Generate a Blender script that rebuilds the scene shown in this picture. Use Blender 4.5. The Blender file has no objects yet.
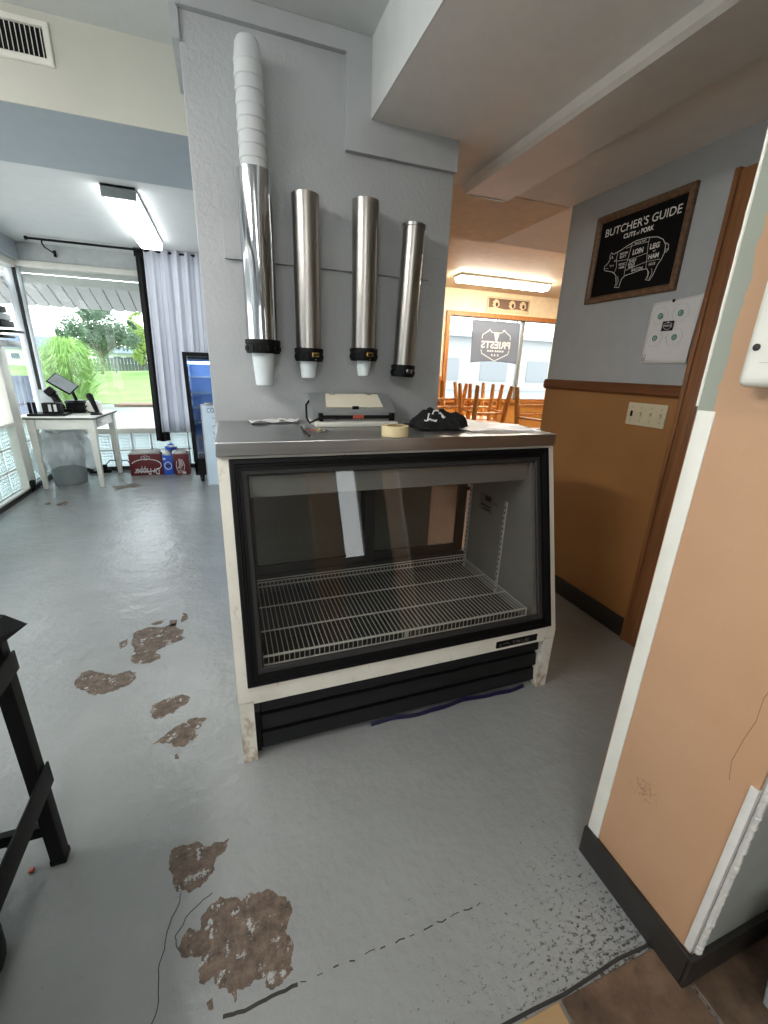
import bpy, bmesh, math, random
from mathutils import Vector, Matrix
random.seed(7)
SC = bpy.context.scene
COL = SC.collection
PI = math.pi

# ------------------------------------------------------------------ materials
def lin(c):
    c = c / 255.0
    return c / 12.92 if c <= 0.04045 else ((c + 0.055) / 1.055) ** 2.4
def rgb(r, g, b): return (lin(r), lin(g), lin(b), 1.0)

class NT:
    """small helper around a node tree"""
    def __init__(s, mat):
        s.m = mat; mat.use_nodes = True; s.t = mat.node_tree; s.n = s.t.nodes; s.l = s.t.links
        s.n.clear(); s.out = s.n.new('ShaderNodeOutputMaterial')
    def new(s, k, **kw):
        n = s.n.new(k)
        for a, v in kw.items(): setattr(n, a, v)
        return n
    def link(s, a, b): s.l.new(a, b)
    def coord(s, out='Object'):
        return s.new('ShaderNodeTexCoord').outputs[out]
    def noise(s, scale, detail=4, rough=0.55, vec=None, stretch=None):
        n = s.new('ShaderNodeTexNoise'); n.inputs['Scale'].default_value = scale
        n.inputs['Detail'].default_value = detail; n.inputs['Roughness'].default_value = rough
        v = vec or s.coord()
        if stretch:
            mp = s.new('ShaderNodeMapping'); mp.inputs['Scale'].default_value = stretch
            s.link(v, mp.inputs['Vector']); v = mp.outputs['Vector']
        s.link(v, n.inputs['Vector']); return n.outputs['Fac']
    def ramp(s, fac, a, b, ca=(0,0,0,1), cb=(1,1,1,1)):
        r = s.new('ShaderNodeValToRGB'); e = r.color_ramp.elements
        e[0].position = a; e[0].color = ca; e[1].position = b; e[1].color = cb
        s.link(fac, r.inputs['Fac']); return r.outputs['Color']
    def mix(s, fac, a, b):
        m = s.new('ShaderNodeMix', data_type='RGBA')
        if isinstance(fac, (int, float)): m.inputs[0].default_value = fac
        else: s.link(fac, m.inputs[0])
        for i, x in ((6, a), (7, b)):
            if isinstance(x, tuple): m.inputs[i].default_value = x
            else: s.link(x, m.inputs[i])
        return m.outputs[2]
    def math(s, op, a, b=None):
        m = s.new('ShaderNodeMath', operation=op)
        for i, x in enumerate((a, b)):
            if x is None: continue
            if isinstance(x, (int, float)): m.inputs[i].default_value = x
            else: s.link(x, m.inputs[i])
        return m.outputs[0]
    def bump(s, h, strength=0.3, dist=0.01):
        b = s.new('ShaderNodeBump'); b.inputs['Strength'].default_value = strength
        b.inputs['Distance'].default_value = dist; s.link(h, b.inputs['Height']); return b.outputs['Normal']
    def bsdf(s, color=None, rough=0.5, metal=0.0, normal=None, **kw):
        p = s.new('ShaderNodeBsdfPrincipled')
        if color is not None:
            if isinstance(color, tuple): p.inputs['Base Color'].default_value = color
            else: s.link(color, p.inputs['Base Color'])
        if isinstance(rough, (int, float)): p.inputs['Roughness'].default_value = rough
        else: s.link(rough, p.inputs['Roughness'])
        p.inputs['Metallic'].default_value = metal
        if normal is not None: s.link(normal, p.inputs['Normal'])
        for k, v in kw.items(): p.inputs[k].default_value = v
        s.link(p.outputs['BSDF'], s.out.inputs['Surface']); return p

_M = {}
def plain(name, c, rough=0.5, metal=0.0, var=0.10, vscale=14.0, bump=0.0, bscale=60.0, bdist=0.004, **kw):
    """painted / plastic / metal surface with slight uneven wear"""
    if name in _M: return _M[name]
    m = bpy.data.materials.new(name); t = NT(m); col = rgb(*c)
    dark = tuple(x * (1 - var) for x in col[:3]) + (1,)
    lite = tuple(min(1, x * (1 + var * 0.6)) for x in col[:3]) + (1,)
    cc = t.ramp(t.noise(vscale, 5), 0.3, 0.7, dark, lite)
    nr = t.bump(t.noise(bscale, 4), bump, bdist) if bump else None
    t.bsdf(cc, rough, metal, nr, **kw); _M[name] = m; return m

def wood(name, c, c2, axis='z', rough=0.4):
    if name in _M: return _M[name]
    m = bpy.data.materials.new(name); t = NT(m)
    st = {'x': (1.5, 30, 30), 'y': (30, 1.5, 30), 'z': (30, 30, 1.5)}[axis]
    n = t.noise(2.0, 6, 0.6, stretch=st)
    t.bsdf(t.ramp(n, 0.3, 0.7, rgb(*c), rgb(*c2)), rough, 0, t.bump(n, 0.15, 0.002)); _M[name] = m; return m

def emit(name, c, strength):
    if name in _M: return _M[name]
    m = bpy.data.materials.new(name); t = NT(m); e = t.new('ShaderNodeEmission')
    e.inputs['Color'].default_value = c; e.inputs['Strength'].default_value = strength
    t.link(e.outputs[0], t.out.inputs['Surface']); _M[name] = m; return m

def pane(name, tint=(1, 1, 1, 1), base=0.04, rough=0.0, gain=0.9):
    """clear sheet glass: see-through, with reflection rising at grazing angles"""
    if name in _M: return _M[name]
    m = bpy.data.materials.new(name); t = NT(m)
    tr = t.new('ShaderNodeBsdfTransparent'); tr.inputs['Color'].default_value = tint
    gl = t.new('ShaderNodeBsdfGlossy'); gl.inputs['Roughness'].default_value = rough
    lw = t.new('ShaderNodeLayerWeight'); lw.inputs['Blend'].default_value = 0.5
    f = t.math('ADD', t.math('MULTIPLY', t.math('POWER', lw.outputs['Facing'], 5.0), gain), base)
    mx = t.new('ShaderNodeMixShader'); t.link(f, mx.inputs[0]); t.link(tr.outputs[0], mx.inputs[1]); t.link(gl.outputs[0], mx.inputs[2])
    t.link(mx.outputs[0], t.out.inputs['Surface']); _M[name] = m; return m

def veil(name, c, alpha, rough=0.5, transl=0.0):
    """thin film or cloth that lets part of the light through"""
    if name in _M: return _M[name]
    m = bpy.data.materials.new(name); t = NT(m)
    tr = t.new('ShaderNodeBsdfTransparent')
    d = t.new('ShaderNodeBsdfPrincipled'); d.inputs['Base Color'].default_value = rgb(*c); d.inputs['Roughness'].default_value = rough
    sh = d.outputs[0]
    if transl:
        tl = t.new('ShaderNodeBsdfTranslucent'); tl.inputs['Color'].default_value = rgb(*c)
        a = t.new('ShaderNodeMixShader'); a.inputs[0].default_value = transl
        t.link(sh, a.inputs[1]); t.link(tl.outputs[0], a.inputs[2]); sh = a.outputs[0]
    mx = t.new('ShaderNodeMixShader'); mx.inputs[0].default_value = alpha
    t.link(tr.outputs[0], mx.inputs[1]); t.link(sh, mx.inputs[2]); t.link(mx.outputs[0], t.out.inputs['Surface'])
    _M[name] = m; return m

# ------------------------------------------------------------------ mesh builder
def gpos(o):
    p = Vector((0, 0, 0))
    while o is not None: p += Vector(o.location); o = o.parent
    return p

class MB:
    def __init__(s): s.v = []; s.f = []; s.mi = []
    def add(s, vs, fs, mi=0):
        o = len(s.v); s.v += [Vector(x) for x in vs]
        for f in fs: s.f.append([o + i for i in f]); s.mi.append(mi)
        return s
    def box(s, a, b, mi=0, bev=0.0, seg=2, M=None):
        """axis box from corner a to corner b, edges rounded by bev; M places it"""
        bm = bmesh.new(); bmesh.ops.create_cube(bm, size=1.0)
        c = [(a[i] + b[i]) / 2 for i in range(3)]; d = [abs(b[i] - a[i]) for i in range(3)]
        for v in bm.verts: v.co = Vector((v.co.x * d[0] + c[0], v.co.y * d[1] + c[1], v.co.z * d[2] + c[2]))
        bev = min(bev, min(d) * 0.49)
        if bev > 0: bmesh.ops.bevel(bm, geom=list(bm.edges), offset=bev, segments=seg, profile=0.6, affect='EDGES')
        return s.bm(bm, mi, M)
    def bm(s, bm, mi=0, M=None):
        bm.verts.index_update()
        s.add([(M @ v.co if M else v.co.copy()) for v in bm.verts], [[v.index for v in f.verts] for f in bm.faces], mi)
        bm.free(); return s
    def tube(s, pts, r, n=10, mi=0, cap=True, closed=False):
        """round bar along pts; r a number or one radius per point"""
        pts = [Vector(p) for p in pts]; k = len(pts)
        rr = r if isinstance(r, (list, tuple)) else [r] * k
        vs = []; prev = None
        for i, p in enumerate(pts):
            if closed: t = pts[(i + 1) % k] - pts[i - 1]
            else: t = pts[min(i + 1, k - 1)] - pts[max(i - 1, 0)]
            t.normalize()
            if prev is None:
                u = t.orthogonal().normalized()
            else:
                u = prev - t * prev.dot(t)
                u = u.normalized() if u.length > 1e-6 else t.orthogonal().normalized()
            prev = u; w = t.cross(u)
            for j in range(n):
                a = 2 * PI * j / n
                vs.append(p + (u * math.cos(a) + w * math.sin(a)) * rr[i])
        fs = []
        for i in range(k if closed else k - 1):
            i2 = (i + 1) % k
            for j in range(n): fs.append([i * n + j, i * n + (j + 1) % n, i2 * n + (j + 1) % n, i2 * n + j])
        if cap and not closed: fs += [list(range(n))[::-1], [(k - 1) * n + j for j in range(n)]]
        return s.add(vs, fs, mi)
    def bar(s, p, q, w, h, mi=0, up=(0, 0, 1), bev=0.0):
        """square bar from p to q, w wide, h tall"""
        p = Vector(p); q = Vector(q); d = q - p; L = d.length; d.normalize()
        up = Vector(up)
        if abs(d.dot(up)) > 0.98: up = Vector((0, 1, 0))
        x = d.cross(up).normalized(); z = x.cross(d)
        M = Matrix(((x.x, d.x, z.x, p.x), (x.y, d.y, z.y, p.y), (x.z, d.z, z.z, p.z), (0, 0, 0, 1)))
        return s.box((-w / 2, 0, -h / 2), (w / 2, L, h / 2), mi, bev, M=M)
    def lathe(s, prof, n=32, mi=0, c=(0, 0, 0), ax=None, closed=False):
        """revolve (r, z) profile about a vertical axis through c (or matrix ax)"""
        vs = []; k = len(prof)
        for r, z in prof:
            for j in range(n):
                a = 2 * PI * j / n; p = Vector((r * math.cos(a), r * math.sin(a), z))
                vs.append(ax @ p if ax else p + Vector(c))
        fs = []
        for i in range(k if closed else k - 1):
            i2 = (i + 1) % k
            for j in range(n): fs.append([i * n + j, i * n + (j + 1) % n, i2 * n + (j + 1) % n, i2 * n + j])
        if not closed:
            if prof[0][0] > 1e-5: fs.append(list(range(n))[::-1])
            if prof[-1][0] > 1e-5: fs.append([(k - 1) * n + j for j in range(n)])
        return s.add(vs, fs, mi)
    def prism(s, poly, o, u, v, n, d, mi=0):
        """flat polygon (in axes u, v from o) given thickness d along n"""
        o, u, v, n = Vector(o), Vector(u), Vector(v), Vector(n)
        bm = bmesh.new()
        vs = [bm.verts.new(o + u * a + v * b) for a, b in poly]
        f = bm.faces.new(vs); f.normal_update(); bmesh.ops.triangulate(bm, faces=[f])
        bm.verts.index_update()
        tri = [[x.index for x in f.verts] for f in bm.faces]
        pts = [x.co.copy() for x in bm.verts]; bm.free(); k = len(pts)
        fs = [t[::-1] for t in tri] + [[i + k for i in t] for t in tri]
        fs += [[i, (i + 1) % k, (i + 1) % k + k, i + k] for i in range(k)]
        return s.add(pts + [p + n * d for p in pts], fs, mi)
    def frame(s, o, u, v, n, W, H, prof, mi=0):
        """mitred frame: profile of (inset, depth) swept round a W x H rectangle"""
        o, u, v, n = Vector(o), Vector(u), Vector(v), Vector(n)
        vs = []; k = len(prof)
        for i, d in prof:
            for a, b in ((i, i), (W - i, i), (W - i, H - i), (i, H - i)): vs.append(o + u * a + v * b + n * d)
        fs = []
        for p in range(k):
            q = (p + 1) % k
            for j in range(4): fs.append([p * 4 + j, p * 4 + (j + 1) % 4, q * 4 + (j + 1) % 4, q * 4 + j])
        return s.add(vs, fs, mi)
    def stroke(s, pts, w, o, u, v, n, d=0.001, mi=0, closed=False):
        """painted line of width w on a plane"""
        o, u, v, n = Vector(o), Vector(u), Vector(v), Vector(n)
        P = [Vector((a, b)) for a, b in pts]; k = len(P); L = []; R = []
        for i in range(k):
            a = P[i - 1] if (i or closed) else P[0]; b = P[(i + 1) % k] if (i < k - 1 or closed) else P[-1]
            t = (b - a); t = t.normalized() if t.length else Vector((1, 0)); q = Vector((-t.y, t.x)) * w / 2
            L.append(P[i] + q); R.append(P[i] - q)
        vs = []
        for dd in (0, d):
            for q in L + R: vs.append(o + u * q.x + v * q.y + n * dd)
        fs = []; K = 2 * k
        for i in range(k if closed else k - 1):
            j = (i + 1) % k
            fs += [[K + i, K + j, K + k + j, K + k + i], [i, i + K, j + K, j][::-1], [k + i, k + j, K + k + j, K + k + i][::-1]]
        return s.add(vs, fs, mi)
    def text(s, body, o, u, v, n, h, w=None, d=0.001, mi=0, bold=0.0, align='LEFT', shear=0.0):
        """letters h tall (capitals), optionally squeezed to width w, standing d proud"""
        cu = bpy.data.curves.new('lettering', 'FONT'); cu.body = body; cu.size = 1.0; cu.offset = bold; cu.shear = shear
        cu.resolution_u = 3
        ob = bpy.data.objects.new('lettering', cu); COL.objects.link(ob)
        dg = bpy.context.evaluated_depsgraph_get(); dg.update()
        me = ob.evaluated_get(dg).to_mesh()
        vs = [x.co.copy() for x in me.vertices]; fs = [list(p.vertices) for p in me.polygons]
        ob.evaluated_get(dg).to_mesh_clear(); bpy.data.objects.remove(ob); bpy.data.curves.remove(cu)
        if not vs: return s
        x0 = min(p.x for p in vs); x1 = max(p.x for p in vs); k = h / 0.70
        kx = k if w is None else w / (x1 - x0)
        off = {'LEFT': 0, 'CENTER': -(x1 - x0) * kx / 2, 'RIGHT': -(x1 - x0) * kx}[align]
        o, u, v, n = Vector(o), Vector(u), Vector(v), Vector(n)
        return s.add([o + u * ((p.x - x0) * kx + off) + v * (p.y * k) + n * d for p in vs], fs, mi)
    def sheet(s, fn, nu, nv, mi=0):
        """grid surface from fn(a, b), a and b in 0..1"""
        vs = [fn(i / nu, j / nv) for j in range(nv + 1) for i in range(nu + 1)]
        fs = [[j * (nu + 1) + i, j * (nu + 1) + i + 1, (j + 1) * (nu + 1) + i + 1, (j + 1) * (nu + 1) + i] for j in range(nv) for i in range(nu)]
        return s.add(vs, fs, mi)
    def build(s, name, mats, parent=None, smooth=35, solid=0.0, fix=True):
        if not isinstance(mats, (list, tuple)): mats = [mats]
        base = gpos(parent)
        me = bpy.data.meshes.new(name); me.from_pydata([v - base for v in s.v], [], s.f)
        for m in mats: me.materials.append(m)
        for p, i in zip(me.polygons, s.mi): p.material_index = i
        me.validate()
        if fix:
            bm = bmesh.new(); bm.from_mesh(me); bmesh.ops.recalc_face_normals(bm, faces=bm.faces); bm.to_mesh(me); bm.free()
        if smooth:
            me.shade_smooth(); me.set_sharp_from_angle(angle=math.radians(smooth))
        o = bpy.data.objects.new(name, me); COL.objects.link(o); o.parent = parent
        if solid:
            md = o.modifiers.new('thickness', 'SOLIDIFY'); md.thickness = solid; md.offset = 0
        return o

def tag(o, label, cat, group=None, kind=None):
    o['label'] = label; o['category'] = cat
    if group: o['group'] = group
    if kind: o['kind'] = kind
    return o
def thing(name, label, cat, loc, group=None):
    o = bpy.data.objects.new(name, None); o.empty_display_size = 0.05; COL.objects.link(o); o.location = loc
    return tag(o, label, cat, group)
def struct(o, label=None):
    o['kind'] = 'structure'
    if label: o['label'] = label
    return o
def clone(root, loc=None, rot=None, label=None):
    r = root.copy(); COL.objects.link(r)
    if loc is not None: r.location = loc
    if rot is not None: r.rotation_euler = rot
    if label: r['label'] = label
    for ch in list(root.children):
        c = ch.copy(); COL.objects.link(c); c.parent = r
        for g in list(ch.children):
            d = g.copy(); COL.objects.link(d); d.parent = c
    return r
X, Y, Z = Vector((1, 0, 0)), Vector((0, 1, 0)), Vector((0, 0, 1))
# ------------------------------------------------------------------ palette
def floor_paint():
    m = bpy.data.materials.new('grey floor paint'); t = NT(m); co = t.coord()
    base = t.ramp(t.noise(1.6, 6, 0.6), 0.3, 0.72, rgb(130, 132, 131), rgb(145, 147, 146))
    # dingy brown-grey film in places and black scuffs, thickest by the tile edge
    sep = t.new('ShaderNodeSeparateXYZ'); t.link(co, sep.inputs[0])
    near = t.new('ShaderNodeMapRange'); t.link(sep.outputs['Y'], near.inputs[0])
    near.inputs[1].default_value = 0.36; near.inputs[2].default_value = 0.80; near.inputs[3].default_value = 1; near.inputs[4].default_value = 0
    right = t.new('ShaderNodeMapRange'); t.link(sep.outputs['X'], right.inputs[0])
    right.inputs[1].default_value = 0.05; right.inputs[2].default_value = 0.75; right.inputs[3].default_value = 0; right.inputs[4].default_value = 1
    wear = t.math('MULTIPLY', near.outputs[0], right.outputs[0])
    sp = t.noise(70, 7, 0.7, stretch=(1, 1.6, 1))
    spk = t.ramp(t.math('ADD', sp, t.math('MULTIPLY', wear, 0.175)), 0.66, 0.74)
    dots = t.ramp(t.noise(60, 2, 0.5), 0.765, 0.79)
    base = t.mix(t.math('MULTIPLY', spk, 0.85), base, rgb(42, 42, 40))
    base = t.mix(t.math('MULTIPLY', dots, 0.6), base, rgb(70, 68, 64))
    lumps = t.math('ADD', t.math('MULTIPLY', t.noise(9, 5, 0.55), 0.8), t.math('MULTIPLY', t.noise(42, 4, 0.5), 0.28))
    t.bsdf(base, 0.25, 0, t.bump(lumps, 0.7, 0.013)); return m
def bare_concrete():
    m = bpy.data.materials.new('bare brown concrete'); t = NT(m)
    c = t.ramp(t.noise(34, 8, 0.75), 0.32, 0.66, rgb(46, 38, 32), rgb(112, 94, 78))
    fl = t.ramp(t.noise(26, 8, 0.72), 0.575, 0.61)
    c = t.mix(fl, c, rgb(150, 152, 150))
    t.bsdf(c, 0.65, 0, t.bump(t.noise(80, 4), 0.4, 0.003)); return m
def tile_stone():
    m = bpy.data.materials.new('brown slate look tile'); t = NT(m)
    a = t.noise(7, 8, 0.65); b = t.noise(30, 4, 0.6)
    c = t.ramp(a, 0.3, 0.7, rgb(48, 38, 30), rgb(122, 98, 78))
    c = t.mix(t.math('MULTIPLY', t.ramp(b, 0.55, 0.7), 0.5), c, rgb(60, 50, 44))
    t.bsdf(c, 0.45, 0, t.bump(a, 0.3, 0.004)); return m
def stucco():
    m = bpy.data.materials.new('textured grey wall paint'); t = NT(m)
    c = t.ramp(t.noise(3, 4), 0.3, 0.7, rgb(172, 175, 176), rgb(182, 185, 186))
    h = t.math('ADD', t.noise(55, 3, 0.5), t.math('MULTIPLY', t.noise(120, 2, 0.5), 0.4))
    t.bsdf(c, 0.42, 0, t.bump(h, 0.42, 0.006)); return m
def peach_paint():
    m = bpy.data.materials.new('peach wall paint'); t = NT(m); co = t.coord()
    c = t.ramp(t.noise(4, 5), 0.3, 0.7, rgb(186, 145, 111), rgb(193, 153, 120))
    sep = t.new('ShaderNodeSeparateXYZ'); t.link(co, sep.inputs[0])
    # unpainted greenish plaster along the far edge above the corner guard
    edge = t.math('ADD', sep.outputs['Y'], t.math('MULTIPLY', t.noise(22, 6, 0.7), 0.03))
    e1 = t.math('GREATER_THAN', edge, 0.5775)
    up = t.math('GREATER_THAN', t.math('ADD', sep.outputs['Z'], t.math('MULTIPLY', t.noise(30, 4), 0.03)), 1.25)
    c = t.mix(t.math('MULTIPLY', e1, up), c, rgb(150, 155, 142))
    dist = t.new('ShaderNodeVectorMath', operation='DISTANCE'); t.link(co, dist.inputs[0]); dist.inputs[1].default_value = (.865, .481, .367)
    near = t.new('ShaderNodeMapRange'); t.link(dist.outputs['Value'], near.inputs[0]); near.inputs[1].default_value = .0; near.inputs[2].default_value = .06; near.inputs[3].default_value = .22; near.inputs[4].default_value = -.1
    rub = t.ramp(t.math('ADD', t.noise(150, 4, .7), near.outputs[0]), .62, .70); c = t.mix(t.math('MULTIPLY', rub, .5), c, rgb(120, 84, 58))
    n = t.math('ADD', t.noise(30, 4), t.math('MULTIPLY', t.noise(6, 2), 0.8))
    t.bsdf(c, 0.5, 0, t.bump(n, 0.25, 0.006)); return m
def stained_case():
    m = bpy.data.materials.new('aged white case paint with stains'); t = NT(m)
    c = t.ramp(t.noise(7, 5), 0.3, 0.7, rgb(222, 218, 204), rgb(238, 235, 223))
    sep = t.new('ShaderNodeSeparateXYZ'); t.link(t.coord(), sep.inputs[0])
    low = t.new('ShaderNodeMapRange'); t.link(sep.outputs['Z'], low.inputs[0])
    low.inputs[1].default_value = 0.02; low.inputs[2].default_value = 0.30; low.inputs[3].default_value = 0.20; low.inputs[4].default_value = 0.0
    st = t.ramp(t.math('ADD', t.noise(26, 7, 0.65, stretch=(1, 1, .6)), low.outputs[0]), 0.62, 0.80)
    c = t.mix(t.math('MULTIPLY', st, 0.75), c, rgb(150, 118, 72))
    sp = t.ramp(t.noise(120, 2), 0.74, 0.77); c = t.mix(t.math('MULTIPLY', sp, 0.5), c, rgb(120, 96, 60))
    t.bsdf(c, 0.38); return m
def wainscot():
    m = bpy.data.materials.new('tan wainscot paint'); t = NT(m)
    c = t.ramp(t.noise(2.2, 3), 0.3, 0.7, rgb(154, 108, 62), rgb(168, 120, 70))
    t.bsdf(c, 0.33, 0, t.bump(t.noise(25, 3), 0.06, 0.004)); return m
def brushed(name, c, rough, sc=(120, 120, 1.2)):
    m = bpy.data.materials.new(name); t = NT(m)
    n = t.noise(1.0, 3, 0.6, stretch=sc)
    k = rgb(*c); dk = tuple(x * 0.86 for x in k[:3]) + (1,)
    rg = t.ramp(n, 0.3, 0.7, (rough * 0.94,) * 3 + (1,), (rough * 1.12,) * 3 + (1,))
    t.bsdf(t.ramp(n, 0.3, 0.7, dk, k), rg, 1.0, t.bump(n, 0.05, 0.001)); return m
def chrome_wavy():
    m = bpy.data.materials.new('polished dented steel'); t = NT(m)
    n = t.noise(9, 2, 0.4, stretch=(1, 1, 0.35))
    t.bsdf(rgb(196, 198, 202), 0.09, 1.0, t.bump(n, 0.5, 0.02)); return m
def glass_block():
    m = bpy.data.materials.new('glass block'); t = NT(m)
    n = t.noise(1.0, 2, 0.4, stretch=(90, 90, 90))
    w = t.new('ShaderNodeTexWave'); w.inputs['Scale'].default_value = 14; w.bands_direction = 'Z'
    t.link(t.coord(), w.inputs['Vector'])
    tl = t.new('ShaderNodeBsdfTranslucent'); tl.inputs['Color'].default_value = (0.86, 0.93, 0.93, 1)
    tr = t.new('ShaderNodeBsdfTransparent'); tr.inputs['Color'].default_value = (0.88, 0.95, 0.95, 1)
    gl = t.new('ShaderNodeBsdfGlossy'); gl.inputs['Roughness'].default_value = 0.08
    nm = t.bump(t.math('ADD', n, w.outputs['Fac']), 0.5, 0.01); t.link(nm, gl.inputs['Normal']); t.link(nm, tl.inputs['Normal'])
    a = t.new('ShaderNodeMixShader'); a.inputs[0].default_value = 0.4; t.link(tl.outputs[0], a.inputs[1]); t.link(tr.outputs[0], a.inputs[2])
    b = t.new('ShaderNodeMixShader'); b.inputs[0].default_value = 0.12; t.link(a.outputs[0], b.inputs[1]); t.link(gl.outputs[0], b.inputs[2])
    t.link(b.outputs[0], t.out.inputs['Surface']); return m
def lawn_mat():
    m = bpy.data.materials.new('lawn grass'); t = NT(m)
    c = t.ramp(t.noise(0.5, 8, 0.7), 0.3, 0.7, rgb(98, 138, 62), rgb(140, 174, 92))
    t.bsdf(c, 0.9, 0, t.bump(t.noise(14, 5), 0.6, 0.05)); return m
def foliage(name, a, b):
    m = bpy.data.materials.new(name); t = NT(m)
    c = t.ramp(t.noise(3.0, 5, 0.7), 0.3, 0.7, rgb(*a), rgb(*b))
    d = t.new('ShaderNodeBsdfDiffuse'); t.link(c, d.inputs['Color'])
    tl = t.new('ShaderNodeBsdfTranslucent'); t.link(c, tl.inputs['Color'])
    mx = t.new('ShaderNodeMixShader'); mx.inputs[0].default_value = 0.4
    t.link(d.outputs[0], mx.inputs[1]); t.link(tl.outputs[0], mx.inputs[2]); t.link(mx.outputs[0], t.out.inputs['Surface']); return m
def plank(name, a, b, axis):
    return wood(name, a, b, axis)

M_floor = floor_paint(); M_bare = bare_concrete(); M_tile = tile_stone(); M_stucco = stucco(); M_peach = peach_paint(); M_wain = wainscot()
M_crack = plain('black grime', (46, 44, 41), 0.8, var=.3, vscale=60)
M_hair = plain('hairline crack', (132, 92, 66), .8)
M_grey = plain('grey wall paint', (176, 179, 180), 0.45, var=.04, bump=0.08, bscale=40)
M_bluegrey = plain('blue grey wall paint', (164, 172, 178), 0.5, var=.04, bump=0.06, bscale=40)
M_cream = plain('cream wall paint', (196, 196, 184), 0.6, var=.04, vscale=4, bump=0.06, bscale=30)
M_ceil = plain('white ceiling paint', (206, 208, 206), 0.6, var=.04, bump=0.05, bscale=20)
M_soffit = plain('dull ceiling paint', (238, 234, 228), 0.55, var=.04, bump=0.12, bscale=55)
M_dinceil = plain('beige ceiling paint', (222, 202, 172), 0.6, bump=0.05, bscale=30)
M_dinwall = plain('cream dining wall paint', (230, 212, 178), 0.6, bump=0.05, bscale=30)
M_dinwain = plain('orange tan dining wall paint', (205, 142, 70), 0.45)
M_kitchen = plain('kitchen wall paint', (150, 150, 148), 0.6)
M_darkbase = plain('dark vinyl baseboard', (38, 34, 31), 0.4)
M_oak_z = wood('brown stained wood upright', (116, 74, 44), (154, 104, 64), 'z')
M_oak_y = wood('brown stained wood rail', (88, 52, 28), (126, 76, 42), 'y')
M_oak_x = wood('honey wood trim', (150, 92, 40), (196, 128, 64), 'x')
M_oakhz = wood('honey wood upright', (150, 92, 40), (196, 128, 64), 'z')
M_chair = wood('honey wood chair', (206, 146, 76), (236, 178, 104), 'z', 0.35)
M_signwood = wood('weathered walnut frame', (84, 60, 42), (128, 98, 72), 'x', 0.5)
M_white = plain('white enamel', (226, 224, 214), 0.35, var=0.06)
M_case = stained_case()
M_caseliner = plain('grey case liner', (136, 136, 133), 0.4, var=0.06)
M_casedeck = plain('dark case deck', (34, 34, 33), 0.5)
M_black = plain('black plastic', (9, 9, 10), 0.5, var=0.05, **{'Specular IOR Level': 0.2})
M_blackmat = plain('black matte paint', (13, 13, 14), 0.6, var=0.1, **{'Specular IOR Level': 0.2})
M_louvre = plain('black louvre paint', (26, 27, 28), 0.5, var=0.1, **{'Specular IOR Level': 0.3})
M_gasket = plain('dark grey gasket', (36, 36, 36), 0.55)
M_cloth = plain('black cotton', (9, 9, 10), 0.95, var=0.3, bump=0.3, bscale=160)
M_ink = plain('white print', (215, 215, 212), 0.7, var=0.05)
M_blackink = plain('black print', (20, 20, 20), 0.7)
M_chalk = plain('chalk white lettering', (226, 224, 216), 0.8, var=0.12, vscale=90)
M_board = plain('black chalkboard', (9, 8, 8), 0.8, **{'Specular IOR Level': 0.2})
M_steeltop = brushed('brushed steel counter', (186, 186, 186), 0.31, (2, 60, 60))
M_brushed = brushed('brushed steel tube', (172, 168, 162), 0.31, (70, 70, 0.6))
M_chrome = chrome_wavy()
M_steel = plain('plain steel', (170, 170, 170), 0.3, 1.0)
M_wire = plain('white coated wire', (196, 198, 192), 0.35, var=0.05)
M_alu = plain('aluminium frame', (176, 182, 186), 0.4, 0.6, var=0.08)
M_foam = plain('white foam cup', (238, 240, 240), 0.55, var=0.03, **{'Subsurface Weight': 0.15})
M_sleeve = plain('greyish foam cup in sleeve', (206, 210, 211), 0.45, var=0.03)
M_gold = plain('gold label', (196, 160, 84), 0.35, 0.7)
M_paper = plain('white paper', (226, 224, 222), 0.8, var=0.03)
M_teal = plain('teal stamp ink', (74, 140, 118), 0.7)
M_faint = plain('faint grey print', (196, 198, 196), 0.8)
M_ivory = plain('ivory plastic', (214, 204, 172), 0.4, var=0.05)
M_tape = plain('cream masking tape', (222, 204, 160), 0.65, var=0.06)
M_greymach = plain('grey painted steel', (142, 146, 146), 0.35, 0.2)
M_creampanel = plain('cream panel', (216, 210, 190), 0.4, var=0.04)
M_red = plain('red brown label', (176, 84, 66), 0.5)
M_maroon = plain('maroon carton', (98, 15, 26), 0.45, var=0.08)
M_blue = plain('blue carton', (38, 84, 190), 0.45, var=0.1)
M_navy = plain('navy plastic film', (18, 18, 58), 0.3)
M_bin = plain('grey bin plastic', (148, 156, 155), 0.5)
M_bag = veil('clear bin bag', (236, 239, 242), 0.68, 0.2, 0.4)
M_film = veil('clear plastic sheet', (236, 238, 240), 0.62, 0.12)
M_curtain = veil('white curtain cloth', (228, 230, 238), 0.93, 0.85, 0.3)
M_banner = veil('grey banner cloth', (140, 140, 146), 0.78, 0.85, 0.6)
M_glass = pane('case glass', (0.81, 0.81, 0.79, 1), 0.085)
M_rearglass = pane('rear door glass', (0.74, 0.74, 0.71, 1), 0.03)
M_window = pane('window glass', (0.97, 0.99, 0.985, 1), 0.03)
M_coolglass = pane('cooler door glass', (0.74, 0.84, 0.98, 1), 0.10)
M_block = glass_block()
M_lens = plain('milky light cover', (214, 206, 196), 0.3, var=0.05)
M_tube = emit('lit tube cover', (0.94, 0.98, 1.0, 1), 10.5)
M_tubewarm = emit('warm lit tube cover', (1.0, 0.92, 0.78, 1), 52.0)
M_fillleft = emit('added left fill cover', (1.0, 0.98, 0.95, 1), 40.0)  # glow of the added fill light left of the camera
M_fillback = emit('added back fill cover', (1.0, 0.98, 0.95, 1), 22.0)  # glow of the added fill light behind the camera
M_bluelit = plain('blue cooler liner', (172, 198, 232), 0.5, var=0.15, vscale=4)
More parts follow.
